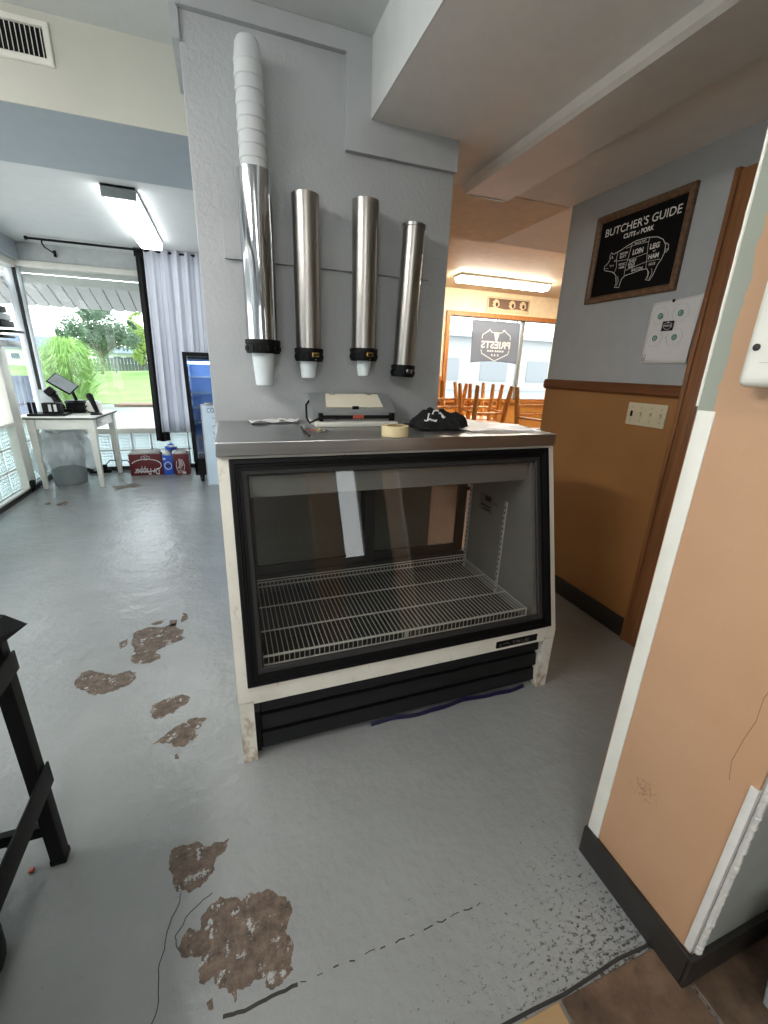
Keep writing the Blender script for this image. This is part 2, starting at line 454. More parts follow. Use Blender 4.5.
M_lawn = lawn_mat(); M_pave = plain('pale concrete', (150, 153, 154), 0.85, var=0.10, bump=0.2)
M_bark = plain('tree bark', (90, 82, 72), 0.9)
M_treeA = foliage('dull green leaves', (86, 112, 92), (138, 160, 134))
M_treeB = foliage('lime green leaves', (140, 168, 90), (184, 204, 124))
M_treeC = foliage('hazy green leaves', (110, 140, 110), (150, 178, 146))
M_reed = foliage('light reed leaves', (126, 170, 92), (184, 214, 138))
M_awning = plain('white ribbed metal', (206, 206, 202), 0.5, var=0.05)
M_groove = plain('shadow groove', (120, 122, 124), 0.6)
M_house = plain('pale siding', (226, 230, 232), 0.8)
M_roof = plain('blue grey shingles', (110, 124, 140), 0.8)
M_fence = plain('dark weathered fence', (84, 92, 96), 0.85)
M_slat = plain('faded blue grey slats', (132, 138, 164), 0.7)
M_header = plain('pale grey wall paint', (190, 194, 194), 0.5)
M_tan = plain('tan tile', (160, 132, 94), 0.5)
PATCHES = [[(-0.707, 1.816), (-0.697, 1.867), (-0.658, 1.873), (-0.599, 1.828), (-0.553, 1.806), (-0.501, 1.824), (-0.475, 1.803), (-0.467, 1.77), (-0.496, 1.721), (-0.539, 1.701), (-0.577, 1.695), (-0.619, 1.71), (-0.666, 1.747), (-0.701, 1.791)], [(-0.513, 1.892), (-0.532, 2.025), (-0.527, 2.141), (-0.476, 2.159), (-0.398, 2.135), (-0.349, 2.163), (-0.308, 2.091), (-0.293, 2.005), (-0.349, 1.983), (-0.393, 1.952), (-0.416, 1.924), (-0.389, 1.86), (-0.425, 1.852), (-0.478, 1.862)], [(-0.588, 2.057), (-0.554, 2.085), (-0.551, 2.023), (-0.573, 2.001)], [(-0.468, 2.19), (-0.424, 2.212), (-0.402, 2.215), (-0.419, 2.176), (-0.452, 2.168)], [(-0.383, 2.2), (-0.342, 2.188), (-0.347, 2.136), (-0.372, 2.135)], [(-0.321, 2.255), (-0.297, 2.239), (-0.293, 2.182), (-0.322, 2.155)], [(-0.382, 1.537), (-0.377, 1.57), (-0.317, 1.593), (-0.27, 1.599), (-0.24, 1.568), (-0.248, 1.54), (-0.294, 1.499), (-0.343, 1.484), (-0.374, 1.506)], [(-0.352, 1.367), (-0.325, 1.387), (-0.292, 1.415), (-0.245, 1.446), (-0.206, 1.447), (-0.172, 1.431), (-0.191, 1.396), (-0.204, 1.352), (-0.228, 1.335), (-0.244, 1.318), (-0.272, 1.329), (-0.286, 1.351), (-0.322, 1.361)], [(-0.273, 1.293), (-0.263, 1.296), (-0.256, 1.273), (-0.268, 1.274)], [(-0.251, 0.941), (-0.25, 0.961), (-0.216, 0.964), (-0.18, 0.961), (-0.157, 0.938), (-0.124, 0.942), (-0.096, 0.942), (-0.102, 0.92), (-0.132, 0.901), (-0.134, 0.869), (-0.157, 0.846), (-0.181, 0.839), (-0.194, 0.834), (-0.202, 0.844), (-0.224, 0.846), (-0.237, 0.873), (-0.245, 0.902)], [(-0.211, 0.721), (-0.205, 0.735), (-0.188, 0.757), (-0.164, 0.742), (-0.161, 0.772), (-0.137, 0.791), (-0.118, 0.801), (-0.092, 0.79), (-0.068, 0.772), (-0.052, 0.786), (-0.016, 0.776), (0.015, 0.764), (0.043, 0.74), (0.049, 0.705), (0.03, 0.676), (0.045, 0.642), (0.039, 0.598), (0.015, 0.59), (-0.009, 0.58), (-0.024, 0.589), (-0.02, 0.607), (-0.042, 0.609), (-0.056, 0.602), (-0.082, 0.607), (-0.087, 0.585), (-0.093, 0.6), (-0.121, 0.62), (-0.13, 0.645), (-0.151, 0.637), (-0.162, 0.645), (-0.158, 0.691), (-0.185, 0.699), (-0.203, 0.705)], [(-0.146, 0.605), (-0.133, 0.611), (-0.131, 0.59), (-0.139, 0.591)], [(-1.253, 5.154), (-1.053, 5.243), (-0.96, 5.139), (-0.992, 5.054), (-1.109, 5.042), (-1.177, 4.946)], [(-1.586, 4.553), (-1.558, 4.688), (-1.496, 4.621), (-1.495, 4.511), (-1.555, 4.507)], [(-1.702, 4.632), (-1.663, 4.662), (-1.633, 4.604), (-1.672, 4.575)]]
CRACKS= [[(-0.214, 0.841), (-0.217, 0.818), (-0.234, 0.779), (-0.24, 0.731), (-0.249, 0.696), (-0.244, 0.655), (-0.245, 0.619), (-0.251, 0.603)], [(-0.112, 0.572), (-0.083, 0.569), (-0.041, 0.569), (0.003, 0.571), (0.044, 0.571)], [(-0.114, 0.568), (-0.033, 0.565), (0.035, 0.57), (0.116, 0.568), (0.186, 0.572), (0.341, 0.572), (0.509, 0.569)], [(-0.211, 0.721), (-0.22, 0.749), (-0.199, 0.78), (-0.167, 0.801), (-0.138, 0.815)]]
# ------------------------------------------------------------------ floor
def ragged(poly, it=3, k=0.16):
    """roughen an outline by moving edge midpoints"""
    rnd = random.Random(3)
    for _ in range(it):
        q = []
        for i, a in enumerate(poly):
            b = poly[(i + 1) % len(poly)]; L = math.hypot(b[0] - a[0], b[1] - a[1]); d = (rnd.random() - 0.5) * 2 * k * L
            q += [a, ((a[0] + b[0]) / 2 - (b[1] - a[1]) / max(L, 1e-6) * d, (a[1] + b[1]) / 2 + (b[0] - a[0]) / max(L, 1e-6) * d)]
        poly = q
    return poly
b = MB()
b.box((-3.2, -2.6, -0.12), (7.2, 6.02, 0.0))
for i, p in enumerate(PATCHES): b.prism(ragged(p, 4, .19) if len(p) > 6 else ragged(p, 2, .08), (0, 0, -0.002), X, Y, Z, 0.0026, 1)
for c in CRACKS[:2] + CRACKS[3:]:
    w = 0.007 if c is CRACKS[1] else 0.0020
    cc = [c[0]]
    for q in c[1:]:
        a = cc[-1]
        for k in (0.33, 0.66): cc.append((a[0] + (q[0] - a[0]) * k + random.uniform(-.003, .003), a[1] + (q[1] - a[1]) * k + random.uniform(-.003, .003)))
        cc.append(q)
    b.stroke(cc, w, (0, 0, 0), X, Y, Z, 0.0008, 2)
cc = []
for i in range(40): cc.append((0.05 + i * 0.0125, 0.571 + random.uniform(-.003, .003)))
for i in range(0, 40, 3): b.stroke(cc[i:i + random.choice((2, 3))], random.choice((0.0016, 0.0028)), (0, 0, 0), X, Y, Z, 0.0008, 2)
struct(b.build('floor', [M_floor, M_bare, M_crack], smooth=0), 'grey painted concrete floor with worn brown patches')
# tiles beyond the paint edge
b = MB()
g = 0.006; T = 0.303
for ix in range(-6, 8):
    for iy in range(0, 9):
        x0 = 0.882 + (ix - 1) * T; y1 = 0.365 - iy * T
        if x0 > 2.5: continue
        tan = 1 if (ix == -1 and iy == 0) else 0
        b.box((x0 + g / 2, y1 - T + g, 0.0005), (x0 + T - g / 2, y1 - g, 0.007), tan, 0.002, 1)
b.stroke([(x / 20 * 1.6 - 0.6, 0.368 + random.uniform(-.004, .004)) for x in range(21)], 0.007, (0, 0, 0.001), X, Y, Z, 0.001, 2)
struct(b.build('floor_tile', [M_tile, M_tan, M_crack], smooth=30), 'brown slate look floor tiles past the paint edge')

# ------------------------------------------------------------------ walls and ceilings
ZL = 2.41; ZS = 2.174
def S(name, mats, fn, label=None, smooth=30):
    b = MB(); fn(b); return struct(b.build(name, mats, smooth=smooth), label)
S('wall_center', M_stucco, lambda b: b.box((-.055, 1.89, 0), (.955, 2.22, ZL), bev=.006), 'textured grey pillar wall behind the display case')
S('wall_partition', M_grey, lambda b: b.box((.38, 2.22, 0), (.50, 5.95, ZL)))
def rw(b):
    b.box((1.863, 1.26, 1.24), (1.99, 2.23, ZS), 0); b.box((1.863, 1.26, 0), (1.99, 2.23, 1.24), 1)
    b.box((1.863, -.2, 2.037), (1.99, 1.26, ZS), 0)
S('wall_right', [M_grey, M_wain], rw, 'right wall, grey above and tan below a wooden rail')
def pe(b): b.box((.865, .30, 0), (3.2, .595, ZS), 0, .004)
S('wall_peach', M_peach, pe, 'peach painted wall end beside the doorway')
def pn(b):
    b.box((.872, .297, .0), (3.2, .3005, ZS), 0)
S('wall_peach_return', plain('grey return paint', (160, 162, 154), .5, bump=.1), pn, 'grey side of the peach wall')
# left wall with glass block below and windows above
def lw(b):
    b.box((-2.12, -2.6, 0), (-1.964, 1.1, ZL)); b.box((-2.12, -1.9, 2.23), (-1.964, 5.95, ZL)); b.box((-2.12, -2.6, -.1), (-1.964, 5.95, .05))
S('wall_left', M_bluegrey, lw)
def gb(b, p, u, n, cnt, rows, s, mi=0):
    u = Vector(u); n = Vector(n)
    for i in range(cnt):
        for j in range(rows):
            o = Vector(p) + u * (i * s) + Z * (j * s)
            x = [o + u * .006 + Z * .006 - n * .035, o + u * (s - .006) + Z * (s - .006) + n * .035]
            b.box([min(x[0][k], x[1][k]) for k in range(3)], [max(x[0][k], x[1][k]) for k in range(3)], 0, .008, 1)
            # pressed square ribs on the room face
            c = o + u * s / 2 + Z * s / 2
            for k in range(-2, 3):
                q = c + u * (k * s * .17)
                b.bar(q - Z * s * .38 - n * .036, q + Z * s * .38 - n * .036, .006, .006)
            for k in range(-2, 3):
                q = c + Z * (k * s * .17)
                b.bar(q - u * s * .38 - n * .036, q + u * s * .38 - n * .036, .006, .006)
b = MB(); gb(b, (-2.03, 3.60, .055), (0, 1, 0), (-1, 0, 0), 11, 3, .205)
o = struct(b.build('window_1', M_block, smooth=30), 'glass block panel low in the left wall')
def mort(b):
    for j in range(4): b.box((-2.055, -1.9, .045 + j * .205), (-2.0, 5.9, .06 + j * .205))
    for i in range(12): b.box((-2.055, 3.593 + i * .205, .05), (-2.0, 3.607 + i * .205, .67))
S('trim_1', M_white, mort, 'white mortar grid of the left glass block')
def lmull(b):
    b.box((-2.10, -1.9, .67), (-1.93, 5.9, .705), bev=.006)      # sill
    b.box((-2.06, -1.9, 2.17), (-1.95, 5.95, 2.24), bev=.006)    # head
    for y in (1.13, 2.6, 3.9): b.box((-2.06, y - .03, .7), (-1.97, y + .03, 2.2), bev=.005)
    b.box((-2.06, 1.1, .05), (-1.97, 3.6, .7))
S('trim_2', M_white, lmull, 'white window sill and frame along the left wall')
def lpost(b):
    b.box((-2.02, 5.02, .05), (-1.925, 5.20, 2.23), bev=.01)
S('trim_3', M_white, lpost, 'broad white post between the left windows')
for i, (y0, y1) in enumerate(((1.13, 2.57), (2.63, 3.87), (3.93, 5.02), (5.20, 5.88))):
    S('window_%d' % (i + 2), M_window, lambda b: b.box((-2.03, y0, .705), (-2.02, y1, 2.17)))
def base_l(b):
    b.box((-1.964, 3.0, 0), (-1.93, 5.93, .022)); b.box((-1.966, -2.5, .0), (-1.945, 5.93, .05))
S('baseboard_left', M_darkbase, base_l)
S('trim_4', M_white, lambda b: b.box((-1.97, 3.4, .045), (-1.93, 5.15, .062), bev=.003), 'white ledge under the left glass block')
# front wall (street side)
def fw(b):
    b.box((-2.12, 5.95, 2.23), (.5, 6.07, ZL)); b.box((-2.12, 5.95, -.1), (.5, 6.07, .03))
    b.box((-.10, 5.95, 0), (.5, 6.07, ZL))
S('wall_front', M_header, fw)
b = MB(); gb(b, (-2.0, 6.0, .03), (1, 0, 0), (0, 1, 0), 9, 2, .212)
struct(b.build('window_8', M_block, smooth=30), 'glass block panel under the front window')
def fmort(b):
    for j in range(3): b.box((-2.0, 5.972, .022 + j * .212), (-.1, 6.028, .038 + j * .212))
    for i in range(10): b.box((-2.008 + i * .212, 5.972, .03), (-1.992 + i * .212, 6.028, .455), 1)
S('trim_5', [M_white, M_alu], fmort, 'white mortar grid of the front glass block')
def fsill(b):
    b.box((-2.0, 5.90, .455), (-.1, 6.09, .52), bev=.008); b.box((-2.0, 5.93, 2.19), (-.1, 6.05, 2.245), bev=.006)
S('trim_6', M_white, fsill, 'white sill and head of the front window')
def cpost(b):
    b.box((-2.05, 5.94, .5), (-1.985, 6.0, 2.24), 0, .006); b.box((-1.96, 5.96, .5), (-1.925, 6.0, 2.22), 0, .006)
    b.box((-1.982, 5.955, .5), (-1.963, 5.985, 2.22), 1, .002)
S('trim_7', [M_alu, M_gasket], cpost, 'aluminium corner post of the front window')
S('window_9', M_window, lambda b: b.box((-1.93, 6.0, .52), (-.1, 6.008, 2.19)))
S('baseboard_front', M_darkbase, lambda b: b.box((-1.96, 5.935, 0), (.38, 5.955, .05)))
# ceilings
S('ceiling', M_ceil, lambda b: b.box((-2.12, -2.6, ZL), (.59, 2.2, ZL + .1)), 'white ceiling of the counter room')
S('ceiling_front', M_ceil, lambda b: b.box((-2.12, 2.2, ZL), (.5, 6.07, ZL + .1)), 'white ceiling of the front room')
def beam(b):
    b.box((-2.12, 2.2, 2.14), (.38, 2.79, ZL), 0)
S('ceiling_beam', M_bluegrey, beam, 'blue grey underside of the beam')
S('ceiling_beam_face', M_cream, lambda b: b.box((-2.12, 2.196, 2.14), (.38, 2.2005, ZL)), 'cream face of the beam with the vent')
def left_header(b): b.box((-1.99, 2.79, 2.24), (-1.90, 5.93, ZL), bev=.004)
S('trim_8', M_bluegrey, left_header, 'boxed header over the left windows')
def soff(b):
    b.box((.59, -2.6, ZS), (7.2, 3.02, ZS + .34))
S('ceiling_soffit', [M_soffit, M_ceil], soff, 'low dropped ceiling over the counter')
S('ceiling_soffit_face', M_ceil, lambda b: b.box((.586, -2.6, ZS), (.5905, 1.89, ZL)), 'pale vertical face of the dropped ceiling')
S('ceiling_dining', M_dinceil, lambda b: b.box((.5, 3.02, ZL), (7.2, 6.07, ZL + .1)), 'beige dining room ceiling')
S('ceiling_patch', M_dinceil, lambda b: b.box((.96, 2.25, ZS - .004), (1.863, 3.02, ZS + .001)), 'beige painted strip of the dropped ceiling')
# dining walls
def dw(b):
    x0, x1, z0, z1 = 3.10, 5.06, .90, 2.06
    b.box((.5, 5.95, 1.19), (x0, 6.07, ZL), 0); b.box((x1, 5.95, 1.19), (7.2, 6.07, ZL), 0); b.box((x0, 5.95, z1), (x1, 6.07, ZL), 0)
    b.box((.5, 5.95, 0), (x0, 6.07, 1.19), 1); b.box((x1, 5.95, 0), (7.2, 6.07, 1.19), 1); b.box((x0, 5.95, 0), (x1, 6.07, z0), 1)
S('wall_dining', [M_dinwall, M_dinwain], dw, 'dining room wall, cream above and orange tan below')
S('wall_dining_side', [M_dinwall], lambda b: b.box((7.1, .5, 0), (7.2, 6.0, 2.5)))
S('wall_dining_back', M_dinwall, lambda b: b.box((1.99, 1.0, 0), (7.2, 1.1, 2.5)))
S('trim_9', M_oak_x, lambda b: b.box((.5, 5.925, 1.16), (3.04, 5.951, 1.22), bev=.006), 'honey wood rail on the dining wall')
def dframe(b):
    b.frame((3.04, 5.95, .84), X, Z, -Y, 2.08, 1.28, [(0, 0), (0, .03), (.06, .03), (.06, -.05), (.06, -.08), (0, -.08)])
S('trim_10', M_oakhz, dframe, 'honey wood frame of the dining window')
S('trim_11', M_oak_x, lambda b: b.box((3.0, 5.90, .835), (5.16, 5.96, .875), bev=.006), 'honey wood sill of the dining window')
S('window_10', M_window, lambda b: b.box((3.1, 6.02, .9), (5.06, 6.028, 2.06)))
def dmull(b): b.box((4.37, 6.0, .9), (4.44, 6.04, 2.06), bev=.004)
S('trim_12', M_alu, dmull, 'aluminium upright of the dining window')
S('floor_dining', wood('honey brown floor boards', (116, 78, 48), (142, 100, 66), 'y', .4), lambda b: b.box((.955, 2.45, -.004), (7.1, 5.95, .004)), 'brown dining room floor')
# back of house behind the camera
S('wall_back', M_kitchen, lambda b: (b.box((-.9, -2.7, 0), (1.27, -2.6, 2.5)), b.box((1.54, -2.7, 0), (7.2, -2.6, 2.5)), b.box((1.27, -2.7, 0), (1.54, -2.6, .86)), b.box((1.27, -2.7, 2.08), (1.54, -2.6, 2.5)), b.box((-2.2, -2.7, 0), (-2.0, -2.6, 2.5)), b.box((-2.0, -2.7, 2.2), (-.9, -2.6, 2.5)), b.box((-2.0, -2.7, 0), (-.9, -2.6, .2))))
S('window_12', M_window, lambda b: b.box((1.27, -2.66, .86), (1.54, -2.652, 2.08)))  # unseen opening added to give the white strip mirrored in the case glass
S('window_11', M_window, lambda b: b.box((-2.0, -2.66, .2), (-.9, -2.652, 2.2)))  # unseen opening added so daylight reaches the pillar, case front and soffit
S('wall_kitchen', M_kitchen, lambda b: b.box((3.1, -2.6, 0), (3.2, 1.2, 2.5)))
def pil(b): b.box((.72, -1.68, 0), (.97, -1.5, ZS), 0)
S('wall_added_pilaster', M_peach, pil, 'unseen peach pilaster added for its reflection in the case glass')  # added out of view, placed so the case glass mirrors a peach strip
# doorway casing on the right wall
def casing(b):
    b.box((1.842, 1.262, 0), (1.864, 1.348, 2.037), 0, .006); b.box((1.842, .0, 1.955), (1.864, 1.2615, 2.04), 0, .006)
    b.box((1.834, 1.330, 0), (1.864, 1.350, 2.043), 0, .004)
S('door_1', M_oak_z, casing, 'brown wooden doorway casing on the right wall')
def rail(b):
    b.prism([(0, 0), (.012, 0), (.022, .012), (.022, .04), (.014, .054), (0, .054)], (1.863, 1.35, 1.217), -X, Z, Y, .882)
S('trim_13', M_oak_y, rail, 'brown wooden chair rail on the right wall')
S('baseboard_right', M_darkbase, lambda b: b.box((1.850, 1.348, 0), (1.864, 2.232, .105), bev=.003))
# grey boards on the pillar wall
def tb(b):
    y0, y1 = 1.868, 1.891
    b.prism([(-.055, 2.351), (.491, 2.351), (.491, 2.068), (.957, 2.068), (.957, 2.174), (.588, 2.174), (.588, 2.409), (-.055, 2.409)], (0, y1, 0), X, Z, -Y, y1 - y0)
S('trim_14', M_grey, tb, 'stepped grey board round the top of the pillar wall')
S('trim_15', M_grey, lambda b: b.box((.033, 1.874, 1.668), (.86, 1.891, 1.80), bev=.003), 'long grey board behind the cup dispensers')
S('trim_16', M_grey, lambda b: b.box((-.075, 1.88, 2.27), (-.05, 2.2, 2.409)))
# corner guards and base on the peach wall
S('trim_17', M_white, lambda b: b.box((.8615, .556, .078), (.866, .590, 1.243), bev=.0015), 'white corner guard on the far edge of the peach wall')
def bead(b):
    pts = [(.866 + random.uniform(-.001, .001), .5955, z / 40) for z in range(50, 86)]
    b.tube(pts, .0035, 6)
S('trim_18', M_white, bead, 'white bead left on the corner above the guard')
def guard2(b):
    n = 130; pts = []; rr = []
    for i in range(n):
        z = .10 + i * .0044; pts.append((.882, .297 + random.uniform(-.001, .001), z)); rr.append(.009 + random.uniform(-.0012, .0012))
    b.tube(pts, rr, 8, 0)
    b.box((.8615, .298, .105), (.872, .313, .585), 0, .002)
S('trim_19', plain('torn white plaster', (214, 212, 206), .7, bump=.5, bscale=120), guard2, 'chipped white strip on the near edge of the peach wall')
def pb(b):
    b.box((.853, .288, 0), (.866, .595, .098), bev=.004); b.box((.853, .284, 0), (3.2, .2975, .098), bev=.004)
S('baseboard_peach', M_darkbase, pb)
def crk(b):
    b.stroke([(.345, .56), (.352, .60), (.347, .66), (.340, .71), (.342, .76), (.333, .81)], .0010, (.8652, 0, 0), Y, Z, -X, .0004)
S('trim_20', M_hair, crk, 'thin crack low in the peach wall')
# ------------------------------------------------------------------ display case
case = thing('display_case', 'white and black refrigerated display case with slanted glass front and steel top', 'display case', (.59, 1.5, 0))
A0 = Vector((0, 1.185, .286)); B0 = Vector((0, 1.372, 1.026)); SD = (B0 - A0).normalized(); SN = Vector((0, -SD.z, SD.y))
SL = (B0 - A0).length
def FP(x, s, d=0.0): return Vector((x, 0, 0)) + A0 + SD * s + SN * d       # point on the slanted front
sideprof = [(1.185, .25), (1.185, .286), (1.372, 1.030), (1.842, 1.030), (1.842, .25)]
footprof = [(1.185, 0), (1.185, .247), (1.842, .247), (1.842, 0)]
b = MB(); b.prism(sideprof, (-.045, 0, 0), Y, Z, X, .047); b.build('side_panel', M_case, case)
b = MB(); b.prism(sideprof, (1.172, 0, 0), Y, Z, X, .050); b.build('side_panel', M_case, case)
b = MB(); b.prism(footprof, (-.044, 0, 0), Y, Z, X, .046); b.build('foot_panel', M_case, case)
b = MB(); b.prism(footprof, (1.173, 0, 0), Y, Z, X, .048); b.build('foot_panel', M_case, case)
b = MB(); b.prism([(1.186, .240), (1.186, .286), (1.192, .312), (1.25, .312), (1.25, .240)], (.002, 0, 0), Y, Z, X, 1.170); b.build('front_rail', M_case, case)
b = MB(); b.prism([(1.366, 1.003), (1.373, 1.030), (1.43, 1.030), (1.43, 1.003)], (.002, 0, 0), Y, Z, X, 1.170); b.build('top_rail', M_case, case)
# slanted black door frame with stepped profile
fr = MB(); W = 1.205; H = .735
fr.frame(FP(-.012, .022), X, SD, SN, W, H, [(0, 0), (0, .010), (.004, .014), (.016, .014), (.018, .008), (.024, .008), (.026, .005), (.036, .005), (.038, -.012), (0, -.012)])
fr.build('glass_frame', M_black, case)
gk = MB(); gk.frame(FP(-.012, .022), X, SD, SN, W, H, [(.034, .001), (.050, -.002), (.056, -.010), (.034, -.010)]); gk.build('gasket', M_gasket, case)
g = MB(); c = [FP(.022, .054, -.006), FP(1.158, .054, -.006), FP(1.158, .724, -.006), FP(.022, .724, -.006)]
g.add(c, [[0, 1, 2, 3]]); g.build('glass_pane', M_glass, case, solid=0, smooth=0)
# liner
l = MB(); l.prism([(1.215, .30), (1.385, .985), (1.80, .985), (1.80, .30)], (1.128, 0, 0), Y, Z, X, .043); l.build('liner_wall', M_caseliner, case)
l = MB(); l.prism([(1.215, .30), (1.385, .985), (1.80, .985), (1.80, .30)], (.003, 0, 0), Y, Z, X, .020); l.build('liner_wall', M_caseliner, case)
l = MB(); l.box((.023, 1.215, .262), (1.128, 1.80, .305), bev=.004); l.box((.023, 1.215, .30), (1.128, 1.235, .34), bev=.003); l.build('deck', M_casedeck, case)
l = MB(); l.box((.023, 1.385, .965), (1.128, 1.835, .985)); l.build('liner_ceiling', M_caseliner, case)
l = MB(); l.box((.023, 1.392, .884), (1.128, 1.43, .960), bev=.006); l.build('light_valance', M_caseliner, case)
# rear sliding doors
d = MB(); d.box((.0, 1.80, .262), (1.172, 1.842, .395), bev=.003); d.box((.0, 1.80, .80), (1.172, 1.842, 1.03), bev=.003)
d.build('rear_rail', M_gasket, case)
def rdoor(x0, x1, y):
    d = MB(); d.frame((x0, y, .385), X, Z, -Y, x1 - x0, .425, [(0, 0), (0, .014), (.05, .014), (.05, 0)]); o = d.build('rear_door', M_gasket, case)
    g = MB(); g.box((x0 + .045, y - .008, .43), (x1 - .045, y - .004, .77)); g.build('door_pane', M_rearglass, o)
    h = MB(); h.box((x0 + .012, y - .026, .52), (x0 + .03, y - .013, .66), bev=.004); h.build('handle', M_black, o)
rdoor(.02, .62, 1.822); rdoor(.56, 1.125, 1.838)
# shelf
s = MB(); ys, ye = 1.245, 1.745; zz = .374; x0, x1 = .027, 1.105; n = 62
for i in range(n + 1):
    x = x0 + (x1 - x0) * i / n
    s.tube([(x, ye, zz + .012), (x, ye - .004, zz), (x, ys + .004, zz), (x, ys, zz - .004), (x, ys, zz - .034)], .0017, 5)
for y in (ys + .003, 1.395, 1.565, ye - .006): s.tube([(x0 - .003, y, zz - .004), (x1 + .003, y, zz - .004)], .0032, 8)
for z in (zz + .014, zz + .026): s.tube([(x0, ye, z), (x1, ye, z)], .0026, 8)
for x in (x0 - .002, x1 + .002): s.tube([(x, ys, zz - .004), (x, ye, zz - .004)], .0032, 8)
so = s.build('wire_shelf', M_wire, case)
s = MB()
s.tube([(x0 - .003, ys, zz - .002), (x1 + .003, ys, zz - .002)], .0042, 8); s.tube([(x0 - .003, ys - .001, zz - .036), (x1 + .003, ys - .001, zz - .036)], .0036, 8)
for x in (x0, .56, .57, x1): s.tube([(x, ys - .002, zz), (x, ys - .002, zz - .037)], .0036, 8)
s.build('front_lip', M_wire, so)
for y in (1.49, 1.825):
    for x in (1.126, .024):
        p = MB(); sx = -1 if x > .5 else 1
        y2 = min(y, 1.785)
        p.box((min(x, x + sx * .006), y2 - .008, .31), (max(x, x + sx * .006), y2 + .008, .76), bev=.001)
        for k in range(17): p.box((min(x + sx * .0055, x + sx * .0075), y2 - .003, .33 + k * .025), (max(x + sx * .0055, x + sx * .0075), y2 + .003, .340 + k * .025), 1)
        p.build('pilaster', [M_wire, M_gasket], case)
p = MB(); p.box((1.126, 1.595, .665), (1.1285, 1.705, .752), 0); p.box((1.1255, 1.61, .72), (1.127, 1.66, .745), 1); p.box((1.1255, 1.61, .69), (1.127, 1.69, .698), 1); p.box((1.1255, 1.61, .675), (1.127, 1.67, .682), 1)
p.box((1.126, 1.555, .715), (1.1285, 1.59, .735), 0)
o = p.build('data_sticker', [plain('grey sticker', (110, 112, 108), .5), M_blackink], case)
# lower grille with three louvres
k = MB(); k.box((.002, 1.228, .004), (1.173, 1.26, .262)); k.box((.003, 1.205, .016), (.018, 1.24, .24)); k.build('kick_panel', M_blackmat, case)
for i in range(3):
    z1 = .236 - i * .078
    k = MB(); k.prism([(1.214, z1), (1.206, z1 - .052), (1.212, z1 - .060), (1.232, z1 - .054), (1.232, z1)], (.024, 0, 0), Y, Z, X, 1.145); k.build('louvre', M_louvre, case)
k = MB(); k.box((.004, 1.200, .19), (.020, 1.208, .238), bev=.002); k.build('hinge', M_gasket, case)
# name plate
u = X; v = (A0 - Vector((0, 1.186, .240))).normalized(); nn = Vector((0, -1, 0))
P0 = Vector((.933, 1.1858, .253))
b = MB(); b.box((.933, 1.1825, .253), (1.130, 1.1862, .283), 0, .001)
b.text('TRUE', P0 + X * .072 + Z * .008 - Y * .0036, X, Z, -Y, .014, .085, .0006, 1, .01)
b.stroke([(0, 0), (.02, .006), (.032, -.004)], .003, P0 + X * .03 + Z * .014 - Y * .0036, X, Z, -Y, .0006, 1)
for i in range(3): b.stroke([(.012, .008 + i * .005), (.026 - i * .003, .008 + i * .005)], .0015, P0 - Y * .0036, X, Z, -Y, .0006, 1)
b.build('name_plate', [M_blackmat, plain('dull silver print', (120, 118, 112), .4, .6)], case)
# stainless counter top (folded edge, one corner clipped at the back right)
b = MB(); poly = [(-.047, 1.354), (1.213, 1.354), (1.226, 1.367), (1.226, 1.64), (.965, 1.845), (.965, 1.886), (-.047, 1.886)]
b.prism(poly, (0, 0, 1.031), X, Y, Z, .045)
ct = b.build('counter_top', M_steeltop, case, smooth=30)
md = ct.modifiers.new('edge', 'BEVEL'); md.width = .004; md.segments = 2
b = MB(); b.box((-.04, 1.74, .262), (1.165, 1.80, .30)); b.build('back_sill', M_casedeck, case)

# blue film trodden under the case
b = MB(); random.seed(4)
def crum(a, c):
    x = .42 + a * .70; y = 1.196 + c * .008 + .006 * math.sin(x * 17)
    return Vector((x, y, .002 + .013 * c + .003 * math.sin(x * 40 + c * 6)))
b.sheet(crum, 50, 4)
tag(b.build('plastic_film', M_navy, None, solid=.0012), 'dark navy plastic film tucked along the bottom of the display case', 'film')

